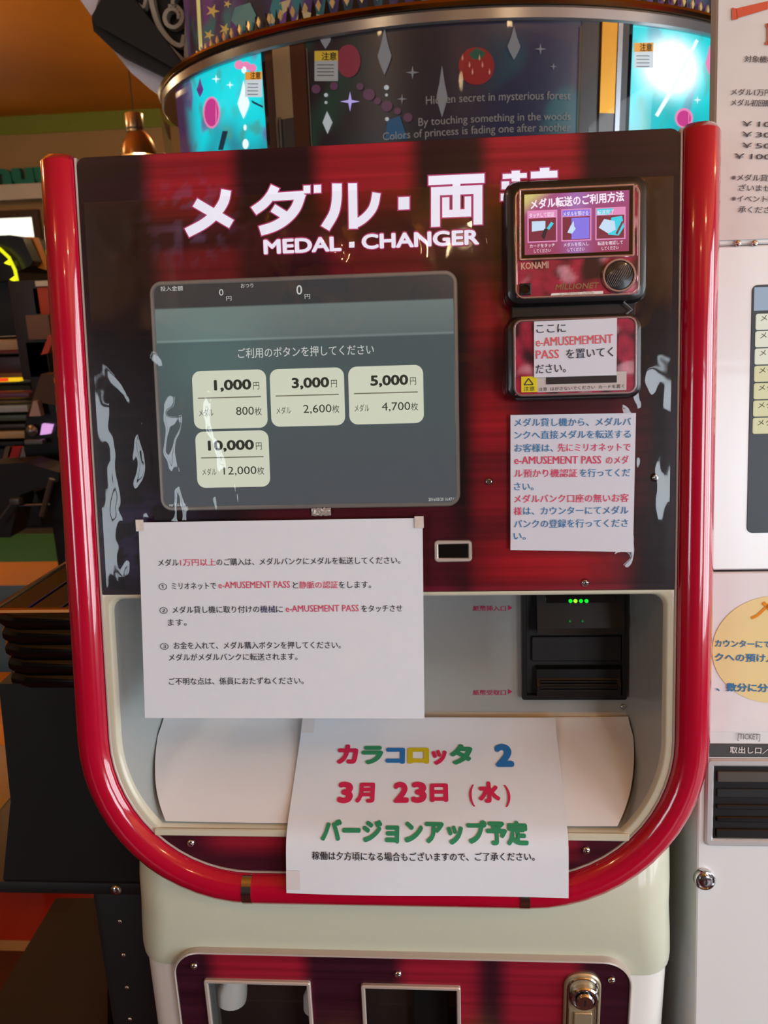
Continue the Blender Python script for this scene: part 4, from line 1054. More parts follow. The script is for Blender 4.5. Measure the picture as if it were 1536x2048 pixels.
# posters
def flat_poster(name, u0, v0, u1, v1, w, m, label):
    t = thing(name, F3(u0, v0, w), label, 'poster'); bm = bmesh.new(); slab(bm, u0, v0, u1, v1, w-.0006, w, r=.0006, bev=.0002)
    finish(bm, 'sheet', m, t, MFACE); return t
va, vb = FR(1480, 480)[1], FR(1480, -60)[1]
p1 = flat_poster('paper_poster', rx0+.001, va, .85, vb, WR+.001, mat('poster_grey_paper', rgb(214, 208, 204), rough=.6), 'tall grey-white price poster at the top of the right machine')
cR = crop(1380, 0, .2441); wp = WR+.0022; fpr = lambda px, py: FP(px, py, wp)
PK, PR = Print(lambda x, y: (x, y, wp)), Print(lambda x, y: (x, y, wp))
def rline(P, s, xa, ya, em, adv, cr=cR, off=.012, slope=.02):
    A = Vector(fpr(*cr(xa, ya))); n_ = len(s); B = Vector(fpr(*cr(xa+adv*n_, ya+slope*adv*n_))); C_ = Vector(fpr(*cr(xa, ya-em))); P.text(s, A, B, (C_-A).length, off)
for s, xa, ya, ad in (('対象機種は以下の通りです', 445, 505, 62), ('メダル1万円以上お預け', 335, 775, 58), ('メダル初回購入の方へ', 335, 862, 56), ('￥10,000', 425, 1035, 66), ('￥30,000', 425, 1122, 66), ('￥50,000', 425, 1212, 66), ('￥100,000', 362, 1300, 66),
                      ('※メダル貸出サービス', 340, 1475, 62), ('ざいません。', 400, 1560, 60), ('※イベント時は利用でき', 340, 1648, 62), ('承ください。', 395, 1738, 60)):
    rline(PK, s, xa, ya, 60, ad)
P = PR
for q in (((345, 60), (380, 70), (395, 155), (345, 165)), ((375, 70), (639, 8), (639, 75), (385, 150))): P.poly([fpr(*cR(*p)) for p in q])
for q in (((625, 190), (760, 190), (760, 225), (625, 225)), ((632, 190), (665, 190), (665, 365), (632, 365)), ((620, 340), (760, 340), (760, 368), (620, 368))): P.poly([fpr(*cR(*p)) for p in q])
PK.build('lettering', ink('grey_ink', 84, 80, 84), p1, MFACE); PR.build('lettering', ink('orange_red_ink', 206, 92, 64), p1, MFACE, 'orange-red lettering')
va, vb = FR(1480, 1463)[1], FR(1480, 1146)[1]
p2 = flat_poster('paper_poster', rx0+.001, va, .80, vb, WR+.001, mat('poster_white_paper', rgb(228, 228, 232), rough=.6), 'white poster with pale yellow disc on the right machine')
cu, cv = FP(1550, 1300, wp); P = Print(lambda x, y: (x, y, wp-.0006)); P.poly([(cu+.0655*cos(2*pi*k/48), cv+.0590*sin(2*pi*k/48)) for k in range(48)]); P.build('yellow_disc', ink('pale_yellow_print', 232, 216, 158), p2, MFACE)
cS = crop(1380, 1100, .2441); PB_ = Print(lambda x, y: (x, y, wp)); PO = Print(lambda x, y: (x, y, wp))
rline(PB_, 'カウンターにて受付', 205, 790, 66, 66, cS, .02); rline(PB_, 'クへの預け入れは', 205, 905, 72, 84, cS, .02); rline(PB_, '、数分に分けて', 215, 1150, 72, 84, cS, .03)
PB_.build('lettering', KB, p2, MFACE, 'blue lettering')
for q in band([(505, 560), (560, 530), (625, 470), (720, 400)], 22): PO.poly([fpr(*cS(*p)) for p in q])
for q in band([(600, 430), (650, 480), (690, 520)], 30): PO.poly([fpr(*cS(*p)) for p in q])
PO.build('ribbon_mark', ink('orange_print', 226, 140, 40), p2, MFACE)
# label strip, cash slot, lock
a, b = FR(1480, 1514)[1], FR(1480, 1487)[1]; x0 = FR(1436, 1500)[0]
bm = bmesh.new(); slab(bm, x0-.015, a, .60, b, WR-.001, WR+.0012, r=.001); st = finish(bm, 'slot_label', mat('charcoal_label', rgb(70, 72, 74), rough=.4), rb, MFACE)
P = Print(lambda x, y: (x, y, wp)); rline(P, '取出し口／返却口', 325, 1660, 58, 66, cS, .02); P.build('label_lettering', ink('pale_print', 214, 214, 214), st, MFACE)
P = Print(lambda x, y: (x, y, wp)); rline(P, '[TICKET]', 390, 1550, 66, 23, cS, .01); P.build('ticket_lettering', ink('mid_grey_print', 110, 110, 112), rb, MFACE)
x0 = FR(1408, 1690)[0]; a, b = FR(1480, 1690)[1], FR(1480, 1516)[1]
bm = bmesh.new(); frame_ring(bm, x0, a, .62, b, .0085, WR-.001, WR+.004, r=.006, n=5, bev=.002); sl = finish(bm, 'cash_slot', mat('pale_slot_bezel', rgb(196, 198, 200), rough=.3, metal=.3), rb, MFACE, smooth=True)
bm = bmesh.new(); slab(bm, x0+.006, a+.006, .615, b-.006, WR, WR+.0012, r=.002, bev=.0003); finish(bm, 'slot_mouth', BLACK, sl, MFACE)
for t, hh, d, m in ((.14, .12, .006, BRONZE), (.34, .10, .004, BLACKM), (.52, .05, .006, BLACK), (.66, .06, .005, BLACKG), (.80, .10, .007, BLACK)):
    vb_ = b-(b-a)*t; bm = bmesh.new(); slab(bm, x0+.012, vb_-(b-a)*hh, .60, vb_, WR+.0012, WR+.0012+d*.5, r=.001); finish(bm, 'slot_flap', m if m is not BRONZE else mat('dull_bronze_flap', rgb(90, 84, 78), rough=.4, metal=.5), sl, MFACE)
u, v = FR(1407, 1755); bm = bmesh.new()
lathe(bm, [(.0115, WR), (.0115, WR+.006), (.0105, WR+.0075), (.0095, WR+.0078), (.0085, WR+.006), (.0070, WR+.006), (.0068, WR+.009), (.0055, WR+.0095), (.002, WR+.0095)], 28, c=(u, v, 0))
kl = finish(bm, 'round_lock', CHROME, rb, MFACE, smooth=True); bm = bmesh.new(); box(bm, u-.0008, v-.003, WR+.0094, u+.0008, v+.003, WR+.0099); finish(bm, 'keyhole', BLACKM, kl, MFACE)
for px in (1475, 1508):
    u, v = FR(px, 487); screw(rb, MFACE @ Matrix.Translation((u, v, WR+.001)) @ Matrix.Scale(.8, 4))

# =================================================================== ROUND GAME behind (carousel medal game)
GC = Vector((.1219, 1.838, 0)); GR = .862
def cyl(px, py, R=GR):
    d = ray(px, py); o = CAMP-GC; a = d.x*d.x+d.y*d.y; b = 2*(o.x*d.x+o.y*d.y); c = o.x*o.x+o.y*o.y-R*R
    disc = b*b-4*a*c; t = (-b-math.sqrt(max(0, disc)))/(2*a); p = CAMP+d*t; return (math.atan2(p.x-GC.x, -(p.y-GC.y)), p.z)
def cpt(th, z, R=GR): return (GC.x+R*sin(th), GC.y-R*cos(th), z)
rg = thing('round_medal_game', (GC.x, GC.y, 0), 'large round carousel-like medal game with chrome band behind the machine', 'arcade game')
def ringpart(name, prof, m, a0=-pi, a1=pi, n=96, smooth=True, lab=None, parent=None):
    bm = bmesh.new(); rows = []
    full = a1-a0 > 6.2
    for k in range(n+(0 if full else 1)):
        t = a0+(a1-a0)*k/n; rows.append([bm.verts.new(cpt(t, z, r)) for r, z in prof])
    N_ = len(rows)
    for k in range(N_ if full else N_-1):
        A, B = rows[k], rows[(k+1) % N_]
        for j in range(len(prof)): bm.faces.new((A[j], B[j], B[(j+1) % len(prof)], A[(j+1) % len(prof)]))
    if not full:
        bm.faces.new(rows[0]); bm.faces.new(rows[-1][::-1])
    return finish(bm, name, m, parent or rg, smooth=smooth, label=lab)
z0 = 2.0
ringpart('base_cabinet', [(.2, .0), (.80, .0), (.84, .05), (.84, .75), (.2, .75)], BLACKM)
ringpart('inner_column', [(.45, .75), (.60, .75), (.60, 3.0-.02), (.45, 3.0-.02)], mat('dark_core', rgb(40, 26, 40), rough=.6))
ringpart('chrome_band', [(.80, z0), (GR-.004, z0), (GR, z0+.004), (GR, z0+.022), (GR-.006, z0+.028), (.80, z0+.028)], mat('grey_satin_band', rgb(150, 152, 158), rough=.25, metal=.7))
ringpart('gold_rail', [(GR-.03, z0+.028), (GR+.003, z0+.029), (GR+.008, z0+.035), (GR+.003, z0+.042), (GR-.03, z0+.043)], mat('coppery_gold_rail', rgb(190, 140, 80), rough=.2, metal=1))
ringpart('counter_rim', [(.78, .75), (.90, .75), (.92, .80), (.90, .84), (.78, .84)], mat('coppery_gold_rail', (1,1,1,1)))
# upper drum art
def updrum(th, z):
    n1 = noise.noise(Vector((th*9, z*8, 1))); n2 = noise.noise(Vector((th*22, z*20, 3)))
    c = mix3((.030, .018, .055), (.09, .03, .12), sm(-.3, .4, n1)); c = mix3(c, (.02, .10, .10), sm(.12, .3, n2)); c = mix3(c, (.012, .012, .018), sm(.1, .4, noise.noise(Vector((th*5, 8, z*6))))); return c
DRUM = attr_mat('drum_print', rough=.6, coat=0, emission=.5); DR = GR-.085
color_grid('upper_drum', -1.45, z0+.043, 1.45, z0+.60, 160, 30, 0, updrum, DRUM, rg, mapf=lambda x, y: cpt(x, y, DR))
sbm = bmesh.new(); prism(sbm, [(0, -.011), (.0062, 0), (0, .011), (-.0062, 0)], 0, .004); SD = bpy.data.meshes.new('diamond_stud'); bmesh.ops.recalc_face_normals(sbm, faces=sbm.faces); sbm.to_mesh(SD); sbm.free()
SD.materials.append(mat('gold_stud', rgb(240, 212, 150), rough=.3, metal=.3))
tl, tr_ = cyl(400, 105, DR)[0], cyl(1420, 40, DR)[0]; NSD = 44
for k in range(NSD):
    th = tl+(tr_-tl)*k/(NSD-1); p = cpt(th, z0+.088, DR+.006)
    M = Matrix.Translation(p) @ Matrix.Rotation(th, 4, 'Z') @ Matrix.Rotation(pi/2, 4, 'X'); link('diamond_stud', SD, rg, M)
bm = bmesh.new(); NT = NSD*1
for k in range(-2, NSD+2):
    th = tl+(tr_-tl)*(k+.5)/(NSD-1); d = .0125
    v = [bm.verts.new(cpt(th+q, z0+zz, DR+rr)) for rr in (.003, .0005) for q, zz in ((-d, .062), (d, .062), (0, .104))]
    for f in ((0, 1, 2), (5, 4, 3), (0, 3, 4, 1), (1, 4, 5, 2), (2, 5, 3, 0)): bm.faces.new([v[i] for i in f])
finish(bm, 'zigzag_edge', mat('zigzag_dark_gold', rgb(40, 28, 16), rough=.4, metal=.4), rg)
def ddeco(polys, m):
    for q in polys:
        P = Print(lambda x, y: cpt(x, y, DR+.002)); P.poly([cyl(*p, DR+.002) for p in q]); P.build('printed_ornament', m, rg)
def _st(x, y, r, k=.34, n=5): return [(x+(r if i % 2 == 0 else r*k)*cos(pi*i/n-1.2), y+(r if i % 2 == 0 else r*k)*sin(pi*i/n-1.2)) for i in range(2*n)]
ddeco([_st(425, 22, 15), _st(450, 58, 13), _st(418, 70, 12), _st(432, 92, 8), _st(455, 8, 9), _st(1010, 2, 9)], glow('drum_gold_star', 176, 140, 70, .7))
ddeco([[(470, 15), (500, 5), (512, 30), (505, 60), (480, 62), (462, 40)], [(545, 0), (560, -5), (565, 20), (550, 40), (540, 20)]], glow('drum_teal_leaf', 40, 110, 110, .5))
ddeco([[(534, 38), (560, 5), (582, -2), (575, 20), (545, 48)], [(565, 60), (590, 45), (600, 20), (640, 30), (640, 45), (600, 60)]], glow('drum_tan', 180, 150, 110, .55))
ddeco([[(392, -10), (399, -10), (405, 96), (398, 100)]], glow('drum_cream_edge', 206, 190, 120, .7))
# panels of the drum below the band
ZB = 1.55
def pr(name, xa, xb, m, r0=GR-.03, r1=GR-.012, za=ZB, zb=z0, y=200, n=10, lab=None):
    a, b = cyl(xa, y)[0], cyl(xb, y)[0]; return ringpart(name, [(r0, za), (r1, za), (r1, zb), (r0, zb)], m, a, b, n, lab=lab)
BRN = mat('brown_post', rgb(96, 58, 40), rough=.35); GOLD = mat('gold_foil', rgb(200, 140, 40), rough=.3, metal=.5); BEI = mat('beige_post', rgb(188, 158, 120), rough=.35)
pr('post', 528, 547, BRN); pr('post', 547, 581, BEI, r1=GR-.006, za=cyl(560, 238)[1]); pr('post', 547, 581, mat('grey_post', rgb(90, 80, 78), rough=.3), r1=GR-.007, za=ZB, zb=cyl(560, 238)[1])
pr('post', 581, 610, BRN, r1=GR-.008); pr('post', 1165, 1203, mat('dark_post', rgb(48, 40, 40), rough=.3)); pr('post', 1203, 1234, GOLD, r1=GR-.006, za=cyl(1215, 225)[1], lab='gold post'); pr('post', 1203, 1234, mat('grey_post', (1,1,1,1)), r1=GR-.007, za=ZB, zb=cyl(1215, 225)[1])
pr('post', 1234, 1243, mat('grey_satin_band', (1,1,1,1)), r1=GR-.004); pr('post', 1243, 1260, mat('dark_post', (1,1,1,1)))
for x in (550, 556): 
    th = cyl(x, 200)[0]; bm = bmesh.new(); tube(bm, [cpt(th, ZB, GR-.002), cpt(th, cyl(x, 235)[1], GR-.002)], .003, 8); finish(bm, 'rod', CHROME, rg, smooth=True)
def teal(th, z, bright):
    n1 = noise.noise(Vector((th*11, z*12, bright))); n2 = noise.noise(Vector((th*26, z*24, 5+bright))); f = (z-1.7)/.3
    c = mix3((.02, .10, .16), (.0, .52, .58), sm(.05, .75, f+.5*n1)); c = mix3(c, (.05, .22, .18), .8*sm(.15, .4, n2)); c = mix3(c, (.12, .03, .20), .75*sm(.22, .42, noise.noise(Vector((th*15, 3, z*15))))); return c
ART = attr_mat('backlit_art', rough=.15, emission=1.25, base=0)
a, b = cyl(352, 200, GR-.012)[0], cyl(528, 200, GR-.012)[0]; aL = (a, b)
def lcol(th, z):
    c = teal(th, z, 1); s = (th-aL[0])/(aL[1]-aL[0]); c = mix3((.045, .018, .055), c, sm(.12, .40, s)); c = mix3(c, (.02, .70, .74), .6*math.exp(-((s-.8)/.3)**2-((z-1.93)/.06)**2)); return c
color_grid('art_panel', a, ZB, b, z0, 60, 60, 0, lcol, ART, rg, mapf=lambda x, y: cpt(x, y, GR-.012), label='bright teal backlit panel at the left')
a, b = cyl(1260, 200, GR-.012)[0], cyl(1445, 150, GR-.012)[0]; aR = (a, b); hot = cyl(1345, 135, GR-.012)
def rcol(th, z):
    c = teal(th, z, 2); c = mix3(c, (.01, .62, .62), .35); g = math.exp(-((th-hot[0])/.075)**2-((z-hot[1])/.040)**2); return mix3(c, (3.2, 3.4, 3.4), min(1, g*1.2)*.9)  # white blob painted into the art's colour
color_grid('art_panel', a, ZB, b+.12, z0, 60, 60, 0, rcol, ART, rg, mapf=lambda x, y: cpt(x, y, GR-.012), label='bright teal backlit panel at the right with a white spot')
a, b = cyl(612, 200, GR-.014)[0], cyl(1165, 200, GR-.014)[0]; aC = (a, b)
def ccol(th, z):
    n1 = noise.noise(Vector((th*8, z*9, 4))); s = (th-aC[0])/(aC[1]-aC[0]); c = (.016, .011, .014)
    c = mix3(c, (.018, .018, .040), sm(.3, .8, s)); c = mix3(c, (.014, .075, .085), .8*sm(.0, .35, n1)*sm(.55, .95, s)); c = mix3(c, (.012, .045, .030), sm(-.1, .3, n1)*sm(.3, .05, s)*.8); return c
color_grid('art_panel', a, ZB, b, z0, 120, 50, 0, ccol, attr_mat('dark_art', rough=.3, coat=0, emission=.5), rg, mapf=lambda x, y: cpt(x, y, GR-.014), label='dark centre panel with English verse')
# printed ornaments, mapped on the drum
RD = GR-.010
def deco(polys, m, name='printed_ornament'):
    for q in polys:
        P = Print(lambda x, y: cpt(x, y, RD)); P.poly([cyl(*p, RD) for p in q]); P.build(name, m, rg)
def circ(x, y, rx, ry=None, n=18): ry = ry or rx; return [(x+rx*cos(2*pi*k/n), y+ry*sin(2*pi*k/n)) for k in range(n)]
def drop(x, y0, y1, w): return [(x, y0), (x+w*.25, y0+(y1-y0)*.35), (x+w*.5, y0+(y1-y0)*.6), (x+w*.35, y0+(y1-y0)*.75), (x, y1), (x-w*.35, y0+(y1-y0)*.75), (x-w*.5, y0+(y1-y0)*.6), (x-w*.25, y0+(y1-y0)*.35)]
def star(x, y, r, k=.16): return [p for i in range(4) for p in ((x+r*cos(pi/2*i), y+r*sin(pi/2*i)), (x+r*k*1.4*cos(pi/2*i+pi/4), y+r*k*1.4*sin(pi/2*i+pi/4)))]
grey_o = glow('grey_ornament', 120, 116, 118, .7); pale_o = glow('pale_ornament', 176, 178, 180, .8); lav = glow('lavender_star', 180, 160, 225, .9)
deco([drop(651, 50, 98, 22), drop(769, 55, 150, 28), drop(884, 130, 235, 22), drop(1028, 52, 120, 26)], grey_o)
deco([[(654, 222), (665, 245), (655, 268), (645, 245)], circ(652, 190, 4), circ(652, 205, 3), circ(773, 175, 5), circ(773, 190, 3), circ(774, 238, 4)], pale_o)
deco([star(700, 203, 20)], lav); deco([star(825, 145, 14), star(804, 198, 11), star(1081, 98, 12), star(1107, 133, 8)], grey_o)
deco([circ(697, 122, 24, 33)], glow('rose_ball', 120, 36, 50, .7)); deco([circ(953, 132, 36, 38)], glow('strawberry_red', 132, 32, 34, .7)); deco([[(938, 108), (953, 95), (972, 106), (960, 120), (945, 118)]], glow('leaf_green', 40, 80, 60, .6))
deco([drop(925+10*i+(i % 2)*4, 108+(i % 3)*14, 122+(i % 3)*14, 4) for i in range(6)], glow('seed_cream', 190, 130, 110, .7))
deco([circ(x, y, r) for x, y, r in ((632, 178, 9), (668, 172, 8), (720, 173, 7), (738, 189, 12), (755, 202, 7), (774, 212, 11), (795, 222, 7), (816, 235, 9))], glow('dusty_beads', 96, 56, 78, .6))
deco([[(775, 240), (800, 232), (815, 278), (770, 280)]], glow('blue_crystal', 24, 66, 96, .8))
st_y = glow('sticker_gold', 200, 160, 50, .6); st_w = glow('sticker_white', 150, 144, 140, .7)
def sticker(x0, y0, x1, y1, yy, m1, m2):
    P = Print(lambda x, y: cpt(x, y, RD+.001)); P.poly([cyl(*p, RD+.001) for p in ((x0, yy), (x1, yy-1), (x1, y1), (x0, y1))]); P.build('sticker', m2, rg)
    P = Print(lambda x, y: cpt(x, y, RD+.001)); P.poly([cyl(*p, RD+.001) for p in ((x0, y0), (x1, y0-1), (x1, yy-1), (x0, yy))]); P.build('sticker', m1, rg, label='orange-yellow header of a caution sticker')
    P = Print(lambda x, y: cpt(x, y, RD+.002)); A = cyl(x0+(x1-x0)*.3, yy-3, RD+.002); B = cyl(x1-3, yy-3, RD+.002); P.text('注意', A, B, .016, .02)
    for k in range(4): q = yy+7+7*k; P.poly([cyl(*p, RD+.002) for p in ((x0+5, q), (x1-8, q), (x1-8, q+1.5), (x0+5, q+1.5))])
    P.build('sticker_lettering', BT, rg)
sticker(629, 102, 676, 162, 122, st_y, st_w); sticker(490, 144, 524, 194, 160, glow('sticker_orange', 226, 150, 50, 1.0), glow('sticker_pale', 210, 216, 222, .9)); sticker(1268, 86, 1307, 136, 104, glow('sticker_orange', 0, 0, 0), glow('sticker_pale', 0, 0, 0))
cy = [glow('art_white', 226, 244, 250, 1.2), glow('art_magenta', 196, 40, 130, 1.0), glow('art_teal', 20, 130, 120, .9), glow('art_purple', 96, 50, 140, .8), glow('art_pink', 236, 130, 180, 1.0)]
deco([drop(487, 160, 238, 24), star(432, 158, 9), star(460, 170, 8), circ(488, 140, 5, 7), circ(490, 255, 3, 6), circ(491, 288, 6, 10)], cy[0])
deco([circ(423, 225, 14, 28)], cy[1]); deco([circ(423, 225, 17, 32)], cy[4], 'printed_ornament'); deco([circ(478, 130, 9), circ(492, 132, 9), circ(505, 136, 8), circ(1368, 236, 18, 20)], cy[4])
deco([drop(400, 155, 195, 14)], cy[3]); deco([[(436, 300), (445, 262), (456, 262), (446, 300)], [(502, 200), (526, 212), (526, 216), (505, 206)]], glow('art_ink', 20, 40, 60, .8))
deco([[(1310, 230), (1345, 170), (1392, 78), (1397, 82), (1352, 175), (1316, 234)], star(1395, 200, 8)], cy[0]); deco([drop(1419, 90, 150, 16)], cy[4]); deco([circ(1368, 237, 14, 16)], cy[1])
P = Print(lambda x, y: cpt(x, y, RD)); VT = glow('verse_grey', 122, 112, 106, .75)
for s, xa, ya, xb, yb, h in (('Hidden secret in mysterious forest', 852, 209, 1141, 199, 17), ('By touching something in the woods', 837, 252, 1141, 240, 16), ('Colors of princess is fading one after another', 766, 281, 1141, 262, 16)):
    A = Vector(cyl(xa, ya, RD)); B = Vector(cyl(xb, yb, RD)); C_ = cyl(xa, ya-h, RD); P.text(s, A, B, abs(C_[1]-A.y)/.7, .005, 3) if False else None
    # work in arc length so that letters keep their shape
    P2 = Print(lambda x, y: cpt(x/RD, y, RD)); P2.text(s, (A.x*RD, A.y), (B.x*RD, B.y), abs(C_[1]-A.y)/.7, .005, 3); P2.build('verse_lettering', VT, rg)
# thin golden frame line around the dark panel
for x in (619, 1158):
    th = cyl(x, 200, RD)[0]; bm = bmesh.new(); tube(bm, [cpt(th, ZB, RD), cpt(th, cyl(x, 95 if x < 700 else 52, RD)[1], RD)], .0012, 6); finish(bm, 'frame_line', mat('thin_gold_line', rgb(140, 120, 90), rough=.4, metal=.6), rg)
# clear outer cover
me = bpy.data.meshes.new('clear_cover'); N_ = 80
me.from_pydata([cpt(-1.5+3*k/N_, z, GR+.006) for k in range(N_+1) for z in (ZB, z0-.004)], [], [(2*k, 2*k+2, 2*k+3, 2*k+1) for k in range(N_)])
me.materials.append(COVER); me.polygons.foreach_set('use_smooth', [True]*N_); link('clear_cover', me, rg)
ringpart('panel_skirt', [(.80, .84), (GR-.02, .84), (GR-.02, ZB), (.80, ZB)], mat('dark_skirt', rgb(36, 22, 34), rough=.3))

# black fabric wing, white arm and scroll bracket at the upper left
YA = 1.72
def pw(px, py, Y=YA): return WP(px, py, Y)
def extrude_px(bm, pts, Y, dy, parent=None):
    A = [bm.verts.new(WP(*p, Y)) for p in pts]; D = Vector((0, dy, 0)); B = [bm.verts.new(v.co+D) for v in A]
    bm.faces.new(A); bm.faces.new(B[::-1])
    for k in range(len(A)): j = (k+1) % len(A); bm.faces.new((A[k], B[k], B[j], A[j]))
br = thing('corner_bracket', WP(330, 60, YA), 'white scrollwork bracket with black wing at the left of the round game', 'bracket')
bm = bmesh.new()
T_ = [WP(*p, YA-.02) for p in ((236, -40), (203, -30), (183, 32), (186, 57), (192, 48), (350, 135), (368, 133), (253, 0))]
front = [WP(*p, YA-.06) for p in ((225, -40), (183, 32), (193, 50), (350, 138), (368, 133), (240, -40))]
low = [WP(*p, YA-.02) for p in ((183, 34), (187, 62), (230, 103), (340, 157), (352, 140), (193, 50))]
def faces_thick(bm, pts, th=.05):
    A = [bm.verts.new(p) for p in pts]; B = [bm.verts.new(p+Vector((0, th, 0))) for p in pts]; bm.faces.new(A); bm.faces.new(B[::-1])
    for k in range(len(A)): j = (k+1) % len(A); bm.faces.new((A[k], B[k], B[j], A[j]))
faces_thick(bm, front, .10); finish(bm, 'black_wing', mat('black_cloth', rgb(26, 25, 27), rough=.6, noise_amt=.2), br)
bm = bmesh.new(); faces_thick(bm, low, .08); finish(bm, 'wing_underside', mat('black_cloth', (0,0,0,1)), br)
ARM = mat('white_arm', rgb(226, 222, 236), rough=.35)
bm = bmesh.new(); extrude_px(bm, ((140, -30), (205, -30), (186, 36)), YA+.03, .06); finish(bm, 'white_arm', ARM, br)
bm = bmesh.new(); extrude_px(bm, ((222, 95), (345, 150), (335, 200), (300, 178), (262, 145)), YA+.05, .05); finish(bm, 'white_arm', ARM, br)
SCW = mat('scroll_ivory', rgb(196, 184, 162), rough=.4)
bm = bmesh.new(); extrude_px(bm, ((248, -30), (372, 132), (392, 124), (392, -30)), YA+.03, .02); finish(bm, 'backing_plate', BLACKM, br)
def bar(pts, wpx, name='scroll_bar'):
    bm = bmesh.new()
    Q = band(pts, wpx, 0, 8)
    for q in Q:
        A = [bm.verts.new(WP(p[0], p[1], YA-.01)) for p in q]; B = [bm.verts.new(v.co+Vector((0, .03, 0))) for v in A]; bm.faces.new(A); bm.faces.new(B[::-1])
        for k in range(4): j = (k+1) % 4; bm.faces.new((A[k], B[k], B[j], A[j]))
    finish(bm, name, SCW, br)
bar([(252, -8), (315, 70), (375, 130)], 9); bar([(378, -20), (376, 50), (374, 132)], 13); bar([(300, -12), (306, 20), (318, 52), (342, 82), (362, 90), (368, 70)], 9)
bar([(345+21*cos(t/10*2*pi*1.35-2.0)*(1-t/26), 34+24*sin(t/10*2*pi*1.35-2.0)*(1-t/26)) for t in range(11)], 8); bar([(352, 14), (345, 4), (352, -12)], 7); bar([(262, -6), (285, 14), (292, -8)], 6)

# =================================================================== LEFT BACKGROUND
# pendant lamp
YL = 3.2; c = WP(277, 290, YL); k_ = (WP(312, 300, YL)-WP(243, 300, YL)).length/2
lm = thing('pendant_lamp', c, 'small dome pendant lamp with a metal neck hanging from the ceiling', 'lamp')
zb_, zt_ = WP(277, 312, YL).z, WP(277, 262, YL).z; zn = WP(270, 226, YL).z
bm = bmesh.new(); lathe(bm, [(k_, zb_), (k_*.99, zb_+.01), (k_*.90, zb_+(zt_-zb_)*.45), (k_*.66, zb_+(zt_-zb_)*.8), (k_*.42, zt_), (k_*.36, zt_-.004), (k_*.6, zb_+(zt_-zb_)*.78), (k_*.84, zb_+(zt_-zb_)*.44), (k_*.94, zb_+.006)], 28, c=(c.x, c.y, 0))
finish(bm, 'shade', mat('bronze_shade', rgb(150, 112, 66), rough=.3, metal=.6), lm, smooth=True)
bm = bmesh.new(); lathe(bm, [(k_*.5, zt_-.004), (k_*.5, zt_+.004), (k_*.46, zt_+.008), (k_*.5, zt_+.012), (k_*.5, zn-.005), (k_*.46, zn), (.004, zn)], 22, c=(c.x-.008, c.y, 0)); finish(bm, 'neck', mat('nickel_neck', rgb(176, 168, 160), rough=.25, metal=.9), lm, smooth=True)
bm = bmesh.new(); tube(bm, [(c.x-.008, c.y, zn-.002), (c.x-.008, c.y, CZ)], .003, 6); finish(bm, 'cord', BLACKM, lm)
bm = bmesh.new(); lathe(bm, [(.005, zb_+.035), (.03, zb_+.03), (.034, zb_+.012), (.02, zb_-.002), (.004, zb_-.006)], 18, c=(c.x, c.y, 0)); finish(bm, 'bulb', glow('warm_bulb', 255, 214, 130, 5), lm, smooth=True)
spot_pt('pendant_bulb', (c.x, c.y, zb_-.03), 5, WARM, .03)
# teal letters on the far wall
P = thing('wall_sign', WP(40, 372, YW-.03), 'row of teal letters standing on the moulding of the far wall', 'sign')
bm = bmesh.new()
V, Fc, gx0, gx1 = glyphs('unuu', .05, 3)
A = WP(-62, 372, YW-.06); B = WP(118, 371, YW-.06); Lw = B.x-A.x; em = (WP(40, 340, YW-.06).z-WP(40, 373, YW-.06).z)/.54
vv = [bm.verts.new((A.x+(v[0]-gx0)/(gx1-gx0)*Lw, YW-.08, A.z+v[1]*em)) for v in V]
fs = [bm.faces.new([vv[i] for i in f]) for f in Fc if len(set(f)) > 2]
r_ = bmesh.ops.extrude_face_region(bm, geom=fs); bmesh.ops.translate(bm, vec=(0, .05, 0), verts=[g for g in r_['geom'] if isinstance(g, bmesh.types.BMVert)])
finish(bm, 'letters', mat('teal_letters', rgb(16, 110, 92), rough=.5), P)
# arcade games and shelves
def pbox(name, x0, y0, x1, y1, Y, dep, m, parent, bev=.004, **kw):
    a = WP(x0, y1, Y); b = WP(x1, y0, Y); return bbox(name, (a.x, Y, a.z), (b.x, Y+dep, b.z), m, parent, bev=bev, **kw)
YG = 2.6
ag = thing('arcade_game', (WP(30, 800, YG).x, YG+.2, 0), 'dark arcade game with a yellow neon hoop seen at the left edge', 'arcade game')
gx0, gx1 = WP(-160, 700, YG).x, WP(58, 700, YG).x
bm = bmesh.new(); pts = [(-160, 478), (20, 470), (45, 476), (66, 522), (60, 532), (30, 545), (30, 560), (-160, 560)]
extrude_px(bm, pts, YG-.10, .45); finish(bm, 'hood', BLACK, ag)
pbox('screen_case', -160, 560, 56, 678, YG, .35, BLACKM, ag); bm = bmesh.new(); extrude_px(bm, ((44, 474), (66, 474), (92, 540), (64, 532)), YG-.02, .05); finish(bm, 'amber_side', mat('amber_panel', rgb(220, 130, 20), rough=.4), ag)
NEON = glow('yellow_neon', 216, 220, 20, 1.3)
bm = bmesh.new(); tube(bm, [WP(*p, YG-.14) for p in ((-70, 500), (-30, 488), (0, 498), (18, 515), (30, 540), (35, 565))], .007, 8); finish(bm, 'neon_hoop', NEON, ag, smooth=True)
for p in ((15, 525), (26, 558)):
    a = WP(*p, YG-.13); bm = bmesh.new(); s = .017
    v = [bm.verts.new(a+Vector(q)*s) for q in ((-.9, 0, -.1), (.5, 0, .7), (.6, 0, -.7), (0, -.9, 0))]
    for f in ((0, 1, 2), (0, 3, 1), (1, 3, 2), (2, 3, 0)): bm.faces.new([v[i] for i in f])
    finish(bm, 'neon_arrow', glow('bright_yellow', 246, 250, 30, 1.6), ag)
pbox('control_deck', -160, 678, 60, 706, YG-.06, .5, mat('cream_deck', rgb(190, 160, 124), rough=.5), ag)
